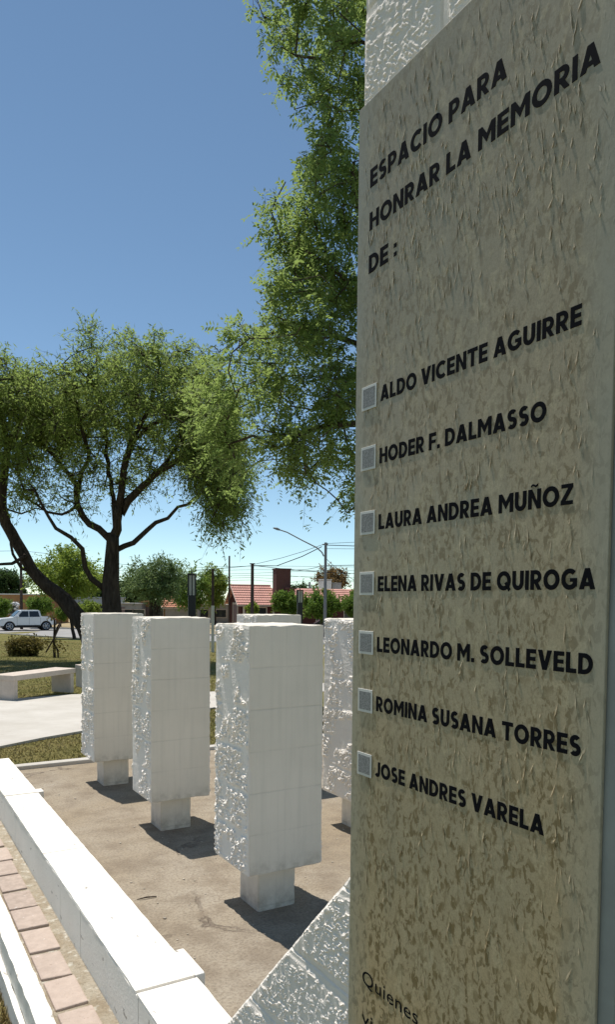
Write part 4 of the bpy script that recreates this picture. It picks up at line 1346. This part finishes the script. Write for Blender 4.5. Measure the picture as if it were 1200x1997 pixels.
wire([(637, 1103), (700, 1102), (800, 1101)], 56, 54, 'thick low wire leaving the street-light pole to the right', .03)
wire([(637, 1090), (660, 1112), (700, 1137), (740, 1160)], 56, 60, 'slanting stay wire falling right from the street-light pole', .018)
wire([(565, 1112), (600, 1110), (632, 1103)], 74, 56, 'short service cable rising from the chimney side to the street-light pole', .024)
wire([(-60, 1078), (41, 1074), (130, 1086), (235, 1100), (340, 1109)], 68, 76, 'long thin wire passing behind the big tree trunk', .02)

# ------------------------------------------------------------------ houses across the street
def tiled_slope(p_ridge0, p_ridge1, p_eave0, p_eave1, rows, wave=0.24, step_h=.065, amp=.035):
    """tile courses between ridge and eave (Vectors)"""
    r0v, r1v, e0, e1 = map(np.array, (p_ridge0, p_ridge1, p_eave0, p_eave1))
    Lr = np.linalg.norm(r1v - r0v)
    nc = max(8, int(Lr / wave * 6))
    nrm = np.cross(r1v - r0v, e0 - r0v); nrm /= np.linalg.norm(nrm)
    if nrm[2] < 0: nrm = -nrm
    s = np.linspace(0, 1, nc)
    Vt = []; q = []
    prev = None
    for i in range(rows):
        for (t, hh) in ((i / rows, 0.0), ((i + 1) / rows + .012, step_h)):
            line = (r0v[None] * (1 - s[:, None]) + r1v[None] * s[:, None]) * (1 - t) + (e0[None] * (1 - s[:, None]) + e1[None] * s[:, None]) * t
            off = hh + amp * np.abs(np.sin(s * Lr / wave * math.pi)) ** .7
            Vt.append(line + nrm[None] * off[:, None])
    Vt = np.concatenate(Vt)
    for k in range(2 * rows - 1):
        for j in range(nc - 1):
            q.append((k * nc + j, k * nc + j + 1, (k + 1) * nc + j + 1, (k + 1) * nc + j))
    return Vt, np.array(q)

def gable_house(name, label, loc, rz, L, W, eave, ridge, wall_mat, roof_mat, over=.45, rows=9, seed=1, cat='house', gable=True, extra=None):
    """ridge runs along local +x from x=0 to L; front eave at y=0, back at y=W"""
    e = empty(name, label, cat, loc, rz)
    bm = BM(); prism(bm, [(0, -.1), (W, -.1), (W, eave), (W / 2, ridge - .1), (0, eave)], 'x', 0, L)
    obj('wall', bm, wall_mat, e)
    k = (ridge - eave) / (W / 2)
    rf = []
    for (sy, y0) in ((1, -over), (-1, W + over)):
        ez = eave - k * over
        v, q = tiled_slope((-over, W / 2, ridge), (L + over * .5, W / 2, ridge), (-over, y0, ez), (L + over * .5, y0, ez), rows)
        rf.append((v, q))
    v = np.concatenate([rf[0][0], rf[1][0]]); q = np.concatenate([rf[0][1], rf[1][1] + len(rf[0][0])])
    roof = mesh_np('roof', v, q, roof_mat, e)
    bm = BM()
    prism(bm, [(-over - .02, eave - k * over - .10), (W / 2, ridge - .10), (W + over + .02, eave - k * over - .10), (W + over + .02, eave - k * over - .01), (W / 2, ridge + .0), (-over - .02, eave - k * over - .01)], 'x', -over - .03, -over + .05)
    box(bm, -over, L + over * .5, -over - .03, -over + .02, eave - k * over - .12, eave - k * over - .012)
    obj('fascia', bm, M['trim'], roof)
    bm = BM(); tube(bm, [(-over, W / 2, ridge + .05), (L + over * .5, W / 2, ridge + .05)], .10, 8); obj('ridge_tiles', bm, roof_mat, roof)
    return e
M['trim'] = plain('pale_timber_trim', (0.52, 0.45, 0.38), 0.8, 0.2, 0.1)
M['tiles'] = mat_tiles('red_roof_tiles', (0.52, 0.27, 0.215))
M['tiles2'] = mat_tiles('orange_roof_tiles', (0.46, 0.20, 0.12))
M['redwall'] = plain('dark_red_wall', (0.085, 0.032, 0.028), 0.9, 0.15, 0.2, 3)
M['brownbrick'] = mat_brick('brown_brick', (0.10, 0.045, 0.038))
M['paleblue'] = plain('pale_blue_grey_wall', (0.36, 0.40, 0.43), 0.85, 0.2, 0.15, 1)
M['ochre'] = plain('ochre_brown_wall', (0.36, 0.20, 0.09), 0.9, 0.15, 0.15, 1)
M['offwhite'] = plain('off_white_wall', (0.62, 0.60, 0.55), 0.85, 0.2, 0.1, 1)
M['greywall'] = plain('grey_render', (0.30, 0.29, 0.27), 0.9, 0.15, 0.15, 1.5)
M['glass'] = plain('dark_window_glass', (0.02, 0.024, 0.028), 0.1, 0.6, 0.1)
M['doorwood'] = plain('mauve_brown_door', (0.20, 0.145, 0.135), 0.7, 0.2, 0.1)

YH = 70.0
hz = gz(0, YH)
S = YH / F_PX
pt = at(463, 1178, YH)
t_ = R(19)
HL, HW = 3.4, 5.0
eave_h = at(463, 1179, YH).z - hz + .25; ridge_h = at(447, 1140, YH).z - hz - .06
loc = (at(470, 1178, YH).x, YH, hz)
house = gable_house('tiled_house', 'house with red tiled roof, brick chimney and pointed gable behind the pillars', loc, t_, HL, HW, eave_h, ridge_h, M['redwall'], M['tiles'], rows=8)
# lower long wing of the same house
L2 = 10.5
W2 = 5.0; y2 = .9; e2h = eave_h + .12; r2h = ridge_h - .18
bm = BM(); prism(bm, [(y2, -.1), (y2 + W2, -.1), (y2 + W2, e2h), (y2 + W2 / 2, r2h - .1), (y2, e2h)], 'x', HL + .003, HL + L2)
obj('wall', bm, M['redwall'], house)
k2 = (r2h - e2h) / (W2 / 2)
va, qa = tiled_slope((HL - .7, y2 + W2 / 2, r2h), (HL + L2, y2 + W2 / 2, r2h), (HL - .05, y2 - .4, e2h - k2 * .4), (HL + L2, y2 - .4, e2h - k2 * .4), 8)
vb, qb = tiled_slope((HL - .7, y2 + W2 / 2, r2h), (HL + L2, y2 + W2 / 2, r2h), (HL - .05, y2 + W2 + .4, e2h - k2 * .4), (HL + L2, y2 + W2 + .4, e2h - k2 * .4), 8)
roof2 = mesh_np('roof', np.concatenate([va, vb]), np.concatenate([qa, qb + len(va)]), M['tiles'], house)
inv = Matrix.Translation(loc) @ Matrix.Rotation(t_, 4, 'Z')
inv = inv.inverted()
cb = inv @ at(550, 1150, YH + 2.2)
bm = BM(); box(bm, cb.x - .85, cb.x + .62, cb.y - .9, cb.y + .35, r2h - 1.2, inv.inverted().translation.z * 0 + (at(550, 1111, YH + 2).z - hz))
ch = obj('chimney', bm, M['brownbrick'], roof2)
bm = BM(); zz = at(550, 1111, YH + 2).z - hz; box(bm, cb.x - .91, cb.x + .68, cb.y - .96, cb.y + .41, zz + .002, zz + .10, .01); obj('chimney_cap', bm, M['brownbrick'], ch)
cb2 = inv @ at(567, 1150, YH + .9)
bm = BM(); box(bm, cb2.x - .35, cb2.x + .35, cb2.y - .25, cb2.y + .25, e2h, at(567, 1149, YH + .9).z - hz, .02); box(bm, cb2.x - .5, cb2.x + .5, cb2.y - .4, cb2.y + .4, at(567, 1149, YH + .9).z - hz, at(567, 1146.5, YH + .9).z - hz, .02)
obj('vent_stack', bm, M['brownbrick'], roof2)
# gable end: door with pale frame, posts of the porch
bm = BM(); box(bm, -.06, -.003, 1.2, 3.0, 0, eave_h - .25); dr = obj('door', bm, M['doorwood'], house)
bm = BM()
for y in (1.02, 3.0): box(bm, -.09, -.004, y, y + .18, 0, eave_h - .07)
box(bm, -.09, -.004, 1.2, 3.0, eave_h - .25, eave_h - .07); obj('door_frame', bm, M['trim'], dr)
bm = BM(); box(bm, .15, .32, -.28, -.12, 0, eave_h - .3); obj('porch_post', bm, M['trim'], house)
bm = BM(); box(bm, HL - .3, HL - .13, -.28, -.12, 0, eave_h - .3); obj('porch_post', bm, M['trim'], house)
bm = BM(); box(bm, 1.3, 2.5, -.03, -.003, .9, eave_h - .55); w_ = obj('window', bm, M['glass'], house)
bm = BM(); box(bm, 1.22, 1.3, -.05, -.002, .82, eave_h - .47); box(bm, 2.5, 2.58, -.05, -.002, .82, eave_h - .47); box(bm, 1.3, 2.5, -.05, -.002, .82, .9); box(bm, 1.3, 2.5, -.05, -.002, eave_h - .55, eave_h - .47); obj('frame', bm, M['trim'], w_)
for k in range(3):
    x = HL + 1.6 + k * 3.0
    bm = BM(); box(bm, x, x + 1.3, y2 - .03, y2 - .003, .9, 2.1); w_ = obj('window', bm, M['glass'], house)
    bm = BM(); box(bm, x - .08, x, y2 - .05, y2 - .002, .82, 2.18); box(bm, x + 1.3, x + 1.38, y2 - .05, y2 - .002, .82, 2.18); box(bm, x, x + 1.3, y2 - .05, y2 - .002, .82, .9); box(bm, x, x + 1.3, y2 - .05, y2 - .002, 2.1, 2.18); obj('frame', bm, M['trim'], w_)

# flat-roofed house with white tanks behind it
def flat_house(name, label, px0, px1, pytop, Y0, depth, wall, wins=2, roof_mat=None, parapet=.25, cat='house', door=True):
    a_, b_ = at(px0, pytop, Y0), at(px1, pytop, Y0)
    z0 = gz(0, Y0)
    e = empty(name, label, cat, (a_.x, Y0, z0))
    w = b_.x - a_.x; h = a_.z - z0
    bm = BM(); box(bm, 0, w, 0, depth, -.1, h - .12); obj('wall', bm, wall, e)
    bm = BM(); box(bm, -.15, w + .15, -.15, depth + .15, h - .12 + .002, h, .01); obj('roof', bm, roof_mat or M['offwhite'], e)
    for k in range(wins):
        x = w * (k + .6) / (wins + .3)
        bm = BM(); box(bm, x, x + 1.2, -.02, -.003, h * .35, h * .72); wd = obj('window', bm, M['glass'], e)
        bm = BM()
        box(bm, x - .07, x, -.045, -.002, h * .35 - .07, h * .72 + .07); box(bm, x + 1.2, x + 1.27, -.045, -.002, h * .35 - .07, h * .72 + .07)
        box(bm, x, x + 1.2, -.045, -.002, h * .72, h * .72 + .07); box(bm, x, x + 1.2, -.045, -.002, h * .35 - .07, h * .35)
        obj('frame', bm, M['trim'], wd)
    if door:
        bm = BM(); box(bm, .3, 1.15, -.03, -.003, 0, 2.05); obj('door', bm, M['doorwood'], e)
    return e
flat_house('flat_house', 'low ochre-brown flat-roofed building behind the pickup', -60, 92, 1157, 80, 7, M['ochre'], 3)
flat_house('flat_house', 'pale blue-grey low building between the two dark trunks', 140, 212, 1164, 84, 7, M['paleblue'], 2, M['paleblue'])
flat_house('flat_house', 'grey rendered low house right behind the big trunk', 222, 276, 1176, 78, 6, M['greywall'], 2, M['greywall'])
flat_house('flat_house', 'narrow ochre low house behind the umbrella-shaped tree', 274, 322, 1172, 80, 6, M['ochre'], 1, M['ochre'])
flat_house('flat_house', 'plain grey low house just left of the pointed gable', 366, 446, 1178, 88, 6, M['greywall'], 2, M['kerbgrey'])
wh = flat_house('flat_house', 'off-white house rising behind the right end of the red roof', 600, 760, 1156, 84, 8, M['offwhite'], 2)
def tank(label, px0, px1, pyt, pyb, Y0, mat):
    a_, b_ = at(px0, pyb, Y0), at(px1, pyt, Y0)
    w = b_.x - a_.x; h = b_.z - a_.z
    e = empty('roof_tank', label, 'water tank', (a_.x, Y0, at(0, 1156, 84).z if False else a_.z))
    bm = BM(); box(bm, 0, w, 0, w, 0, h, .03); obj('body', bm, mat, e)
    bm = BM(); box(bm, -.06, w + .06, -.06, w + .06, h + .002, h + .09, .02); obj('lid', bm, mat, e)
tank('white box-shaped roof tank right behind the street-light pole', 622, 647, 1131, 1156, 86, M['offwhite'])
tank('greyish box-shaped roof tank beside the white one', 649, 666, 1138, 1156, 87, M['greywall'])

pt = at(328, 1180, 78)
gable_house('tiled_house', 'small house with orange tiled roof and porch left of the tall lantern', (at(322, 1180, 78).x, 78, gz(0, 78)), R(4), 3.4, 4.0, at(0, 1181, 78).z - gz(0, 78) + .15, at(0, 1165, 78).z - gz(0, 78) + .3, M['greywall'], M['tiles2'], rows=6, over=.35)
hx = bpy.data.objects[-1] if False else None

# ------------------------------------------------------------------ vehicles
M['carwhite'] = plain('white_car_paint', (0.74, 0.75, 0.76), 0.25, 0.5, 0.03)
M['rubber'] = plain('tyre_rubber', (0.02, 0.02, 0.02), 0.85, 0.2, 0.1)
M['alloy'] = plain('alloy_wheel', (0.45, 0.46, 0.48), 0.3, 0.5, 0.05, metal=.6)
M['plastic'] = plain('black_plastic', (0.025, 0.025, 0.027), 0.6, 0.3, 0.1)
M['lampglass'] = plain('headlight_glass', (0.62, 0.65, 0.68), 0.15, 0.6, 0.05)
M['redlamp'] = plain('tail_lamp_red', (0.30, 0.02, 0.02), 0.25, 0.5, 0.05)
M['carblack'] = plain('black_car_paint', (0.02, 0.022, 0.026), 0.2, 0.5, 0.05)

def arch(cx, r, n=8, z=.36):
    """points of a wheel arch from right to left along the sill"""
    return [(cx + r * math.cos(math.pi * k / n), z + r * math.sin(math.pi * k / n)) for k in range(n + 1)]
def wheel(parent, x, y, r=.41, w=.24, side=1):
    W_ = empty('wheel', None, None, (x, y, r)); W_.parent = parent
    bm = BM(); tube(bm, [(0, -w / 2, 0), (0, -w / 2 + .03, 0), (0, w / 2 - .03, 0), (0, w / 2, 0)], [r - .05, r, r, r - .05], 24); obj('tyre', bm, M['rubber'], W_)
    bm = BM(); s = side * (w / 2 + .004)
    tube(bm, [(0, s - side * .05, 0), (0, s, 0)], [r * .30, r * .12], 12)
    for k in range(6):
        an = k * math.pi / 3
        tube(bm, [(math.cos(an) * .06, s - side * .02, math.sin(an) * .06), (math.cos(an) * r * .66, s, math.sin(an) * r * .66)], [.05, .04], 5)
    ring = [(math.cos(a_) * r * .66, s, math.sin(a_) * r * .66) for a_ in np.linspace(0, 2 * math.pi, 21)]
    tube(bm, ring, .03, 5); obj('rim', bm, M['alloy'], W_)

def pickup():
    # local x: nose at x=0 (left in the picture), tail at 5.3; y: -0.92 (towards viewer) to 0.92
    Y0 = 66.0
    rw = at(89, 1229, Y0); th = R(33)
    a_ = Vector((rw.x - math.cos(th) * 4.1 + math.sin(th) * -.8 * -1 * -1, Y0 - math.sin(th) * 4.1 + math.cos(th) * .8, 0))
    e = empty('pickup_truck', 'white double-cab pickup truck parked on the street at far left', 'pickup truck', (a_.x, a_.y, gz(0, Y0) + .01), th)
    hw = .92
    low = [(0.02, .42), (0.06, .38)] + [(.56, .38)] + arch(1.0, .46)[::-1][0:] 
    prof = [(0.05, .46), (.50, .44)] + [(1.0 - .48 * math.cos(math.pi * k / 8), .44 + .46 * math.sin(math.pi * k / 8)) for k in range(9)] + [(1.5, .44), (3.6, .46)] + \
           [(4.1 - .48 * math.cos(math.pi * k / 8), .46 + .46 * math.sin(math.pi * k / 8)) for k in range(9)] + [(4.6, .50), (4.95, .60), (4.98, 1.22), (3.74, 1.25), (3.68, 1.20), (1.40, 1.17), (1.20, 1.15), (.35, 1.07), (.06, .95), (0.0, .70)]
    bm = BM(); prism(bm, prof, 'y', -hw, hw)
    bmesh.ops.bevel(bm, geom=[ed for ed in bm.edges if abs(ed.verts[0].co.y - ed.verts[1].co.y) < 1e-5], offset=.035, segments=2, affect='EDGES')
    obj('body', bm, M['carwhite'], e, False)
    # bed opening
    bm = BM(); box(bm, 3.80, 4.88, -.78, .78, 1.20, 1.262); obj('bed_cover', bm, M['plastic'], e)
    # cabin: tapered greenhouse
    bm = BM()
    zb, zt = 1.14, 1.82
    B_ = [(1.25, .88), (3.75, .88)]; T_ = [(2.00, .74), (3.58, .74)]
    vb = [bm.verts.new((x, s * y, zb)) for s in (-1, 1) for x, y in B_]
    vm = [bm.verts.new((x, s * y, zt)) for s in (-1, 1) for x, y in T_]
    bm.faces.new((vb[0], vb[1], vm[1], vm[0])); bm.faces.new((vb[2], vm[2], vm[3], vb[3])); bm.faces.new((vb[0], vm[0], vm[2], vb[2])); bm.faces.new((vb[1], vb[3], vm[3], vm[1])); bm.faces.new((vm[0], vm[1], vm[3], vm[2])); bm.faces.new((vb[0], vb[2], vb[3], vb[1]))
    bmesh.ops.bevel(bm, geom=bm.edges[:], offset=.05, segments=2, affect='EDGES')
    obj('cabin', bm, M['carwhite'], e)
    def side_pt(x, z, s, off=.012):
        k = (z - zb) / (zt - zb); return (x, s * (.88 + (.74 - .88) * k + off), z)
    for s in (-1, 1):
        for quad in ([(1.66, 1.23), (2.60, 1.23), (2.60, 1.72), (2.10, 1.72)], [(2.68, 1.23), (3.56, 1.23), (3.44, 1.72), (2.68, 1.72)]):
            bm = BM(); o_ = [bm.verts.new(side_pt(x, z, s)) for x, z in quad]; i_ = [bm.verts.new(side_pt(x, z, s, -.03)) for x, z in quad]
            bm.faces.new(o_); bm.faces.new(i_[::-1])
            for k in range(4): bm.faces.new((o_[k], i_[k], i_[(k + 1) % 4], o_[(k + 1) % 4]))
            obj('side_window', bm, M['glass'], e)
        bm = BM(); box(bm, 1.62, 1.78, s * .97 - .09, s * .97 + .09, 1.19, 1.34, .03); obj('mirror', bm, M['carwhite'], e)
        bm = BM(); box(bm, 1.55, 3.55, s * .935 - .02, s * .935 + .02, .38, .50, .01); obj('sill_trim', bm, M['plastic'], e)
        for x in (1.62, 2.64, 3.62):
            bm = BM(); box(bm, x - .008, x + .008, s * (hw + .001) - .003, s * (hw + .001) + .003, .56, 1.14); obj('door_seam', bm, M['plastic'], e)
        for x in (2.42, 3.40):
            bm = BM(); box(bm, x - .10, x + .10, s * (hw + .012) - .012, s * (hw + .012) + .012, 1.03, 1.07, .005); obj('door_handle', bm, M['carwhite'], e)
        bm = BM(); box(bm, .06, .50, s * .80 - .125, s * .80 + .125, .86, 1.0, .03); obj('headlight', bm, M['lampglass'], e)
        bm = BM(); box(bm, 4.89, 4.985, s * .86 - .065, s * .86 + .065, .90, 1.18, .01); obj('tail_light', bm, M['redlamp'], e)
    bm = BM(); v4 = [bm.verts.new(p) for p in ((1.36, -.78, 1.23), (1.36, .78, 1.23), (1.92, .66, 1.76), (1.92, -.66, 1.76))]; f_ = bm.faces.new(v4)
    ex = bmesh.ops.extrude_face_region(bm, geom=[f_]); bmesh.ops.translate(bm, verts=[g for g in ex['geom'] if isinstance(g, bmesh.types.BMVert)], vec=(-.025, 0, .025)); obj('windscreen', bm, M['glass'], e)
    bm = BM(); box(bm, -.03, .06, -.72, .72, .56, .86, .02); obj('grille', bm, M['plastic'], e)
    bm = BM(); box(bm, -.06, .14, -.90, .90, .40, .47, .02); obj('front_bumper', bm, M['plastic'], e)
    bm = BM(); box(bm, 4.93, 5.05, -.86, .86, .48, .62, .02); obj('rear_bumper', bm, M['plastic'], e)
    bm = BM(); box(bm, .5, 4.7, -.6, .6, .26, .45); obj('chassis', bm, M['plastic'], e)
    for x in (1.0, 4.1):
        for s in (-1, 1): wheel(e, x, s * .80, side=s)
pickup()

def small_car():
    Y0 = 60.0
    a_ = at(584, 1225, Y0)
    e = empty('parked_car', 'dark car whose roof shows between the nearest pillar and the bushes', 'car', (a_.x, Y0, gz(0, Y0) + .01), R(4))
    hw = .84
    prof = [(0.04, .38), (.42, .36)] + [(.82 - .36 * math.cos(math.pi * k / 8), .36 + .36 * math.sin(math.pi * k / 8)) for k in range(9)] + [(1.3, .32), (2.9, .32)] + \
           [(3.35 - .36 * math.cos(math.pi * k / 8), .36 + .36 * math.sin(math.pi * k / 8)) for k in range(9)] + [(3.8, .36), (4.1, .45), (4.12, .95), (3.4, 1.02), (1.2, .98), (.25, .85), (0, .62)]
    bm = BM(); prism(bm, prof, 'y', -hw, hw)
    bmesh.ops.bevel(bm, geom=[ed for ed in bm.edges if abs(ed.verts[0].co.y - ed.verts[1].co.y) < 1e-5], offset=.03, segments=2, affect='EDGES')
    obj('body', bm, M['carblack'], e)
    bm = BM(); prism(bm, [(1.1, .97), (3.9, .97), (3.45, 1.42), (1.85, 1.44)], 'y', -.68, .68); bmesh.ops.bevel(bm, geom=bm.edges[:], offset=.05, segments=2, affect='EDGES'); obj('cabin', bm, M['carblack'], e)
    for s in (-1, 1):
        bm = BM(); prism(bm, [(1.45, 1.02), (3.6, 1.02), (3.35, 1.36), (1.92, 1.36)], 'y', s * .675, s * .692); obj('side_window', bm, M['glass'], e)
        bm = BM(); box(bm, .06, .30, s * .66 - .12, s * .66 + .12, .66, .78, .02); obj('headlight', bm, M['lampglass'], e)
    for x in (.82, 3.35):
        for s in (-1, 1): wheel(e, x, s * .74, .31, .19, s)
small_car()

# ------------------------------------------------------------------ grass blades (uncountable)
def grass():
    rng = np.random.default_rng(77)
    P = []; D = []; H = []
    def zone(n, fx, hmin, hmax):
        x, y = fx(n)
        P.append(np.stack([x, y, np.zeros_like(x)], -1)); H.append(rng.uniform(hmin, hmax, len(x)))
    def strip(n):      # beside the path, beyond the courtyard kerb
        a_ = rng.uniform(7.02, 12.5, n * 3); w = rng.uniform(.6, 6.0, n * 3)
        x = -SY * a_ + CYW * w; y = CYW * a_ + SY * w
        poly = [(-7.2, 0.5), (-3.30, 7.25), (-2.64, 8.5), (-1.55, 10.75), (0.6, 14.2), (6, 19), (4.6, 20.5), (-0.6, 14.6), (-1.9, 13.35), (-4.15, 12.72), (-4.75, 12.05), (-9.8, 7.6)]
        k = ~in_poly(x, y, poly)
        return x[k][:n], y[k][:n]
    def lawn(n):
        y = 11 + 34 * rng.random(n * 2) ** 1.6; x = -y * (.08 + .50 * rng.random(n * 2))
        poly = [(-9.8, 7.4), (-3.2, 7.1), (-1.4, 10.6), (-1.5, 13.5), (-4.1, 12.9), (-4.8, 12.2)]
        k = ~in_poly(x, y, poly)
        return x[k][:n], y[k][:n]
    def near(n):
        a_ = rng.uniform(1.2, 6.2, n); w = .466 - 1.1 * rng.random(n) ** 1.8
        return -SY * a_ + CYW * w, CYW * a_ + SY * w
    zone(52000, strip, .012, .038)
    zone(95000, lawn, .02, .05)
    zone(26000, near, .02, .05)
    P = np.concatenate(P); H = np.concatenate(H); n = len(P)
    A = -SY * P[:, 0] + CYW * P[:, 1]; W = CYW * P[:, 0] + SY * P[:, 1]
    low = (1 - sstep(6.15, 6.85, A)) * (1 - sstep(5, 5.8, W))
    P[:, 2] = -.03 * np.clip(P[:, 1] - 8, 0, 45.7) - .02 - .19 * low - .012 + (vnoise(P[:, 0] * 0.9, P[:, 1] * 0.9, 3) - 0.5) * 0.02 * (1 - low) + (vnoise(P[:, 0] * .25, P[:, 1] * .25, 8) - .5) * .06 * sstep(9, 14, P[:, 1])
    d = unit(rng.normal(0, .75, (n, 3)) * np.array([1, 1, 0]) + np.array([0, 0, .8]))
    nr = unit(np.stack([rng.normal(0, 1, n), rng.normal(0, 1, n), np.zeros(n)], -1))
    sc = 1 + P[:, 1] / 30
    v, q = leaf_arrays(P, d, nr, H * 1.3, .007 * sc)
    t = NT('grass_blade', .7, .15)
    rnd = t.n('ShaderNodeNewGeometry').outputs['Random Per Island']
    dry = t.ramp(t.noise(.8, 4), [(.35, 0.0), (.6, 1.0)])
    t.color(t.mix(rnd, t.mix(dry, (.12, .14, .03), (.28, .21, .08)), t.mix(dry, (.22, .22, .06), (.42, .33, .16))))
    o = mesh_np('grass', v, q, t.m)
    tag(o, 'short dry green and straw-coloured grass', 'grass', kind='stuff')
grass()

# small litter on the sandy floor
def litter():
    q = Vector((0, 0, 0))
    for i, (a_, w, an) in enumerate([(3.60, 1.20, .4)]):
        p = U * a_ + V * w
        bm = BM(); d = Vector((math.cos(an), math.sin(an), 0))
        tube(bm, [p - d * .05 + Vector((0, 0, .004)), p + Vector((0, 0, .009)), p + d * .05 + Vector((0, 0, .005))], [.002, .004, .003], 5)
        tag(obj('dry_twig', bm, M['bark']), 'short dry twig lying on the sandy floor by the low wall', 'twig')
    rng = np.random.default_rng(6)
    bm = BM()
    for k in range(700):
        a_ = rng.uniform(2.2, 6.6); w = rng.uniform(1.05, 3.2); r_ = rng.gamma(2, .0010) + .001
        p = U * a_ + V * w
        mt = Matrix.Translation((p.x, p.y, r_ * .4)) @ Matrix.Diagonal((1, rng.uniform(.6, 1), .6, 1))
        bmesh.ops.create_icosphere(bm, subdivisions=1, radius=r_, matrix=mt)
    M['grit'] = plain('pale_grit', (.50, .44, .36), .9, .1, .35, 20)
    tag(obj('grit', bm, M['grit']), 'scattered pale grit on the sandy courtyard floor', 'gravel', kind='stuff')
litter()
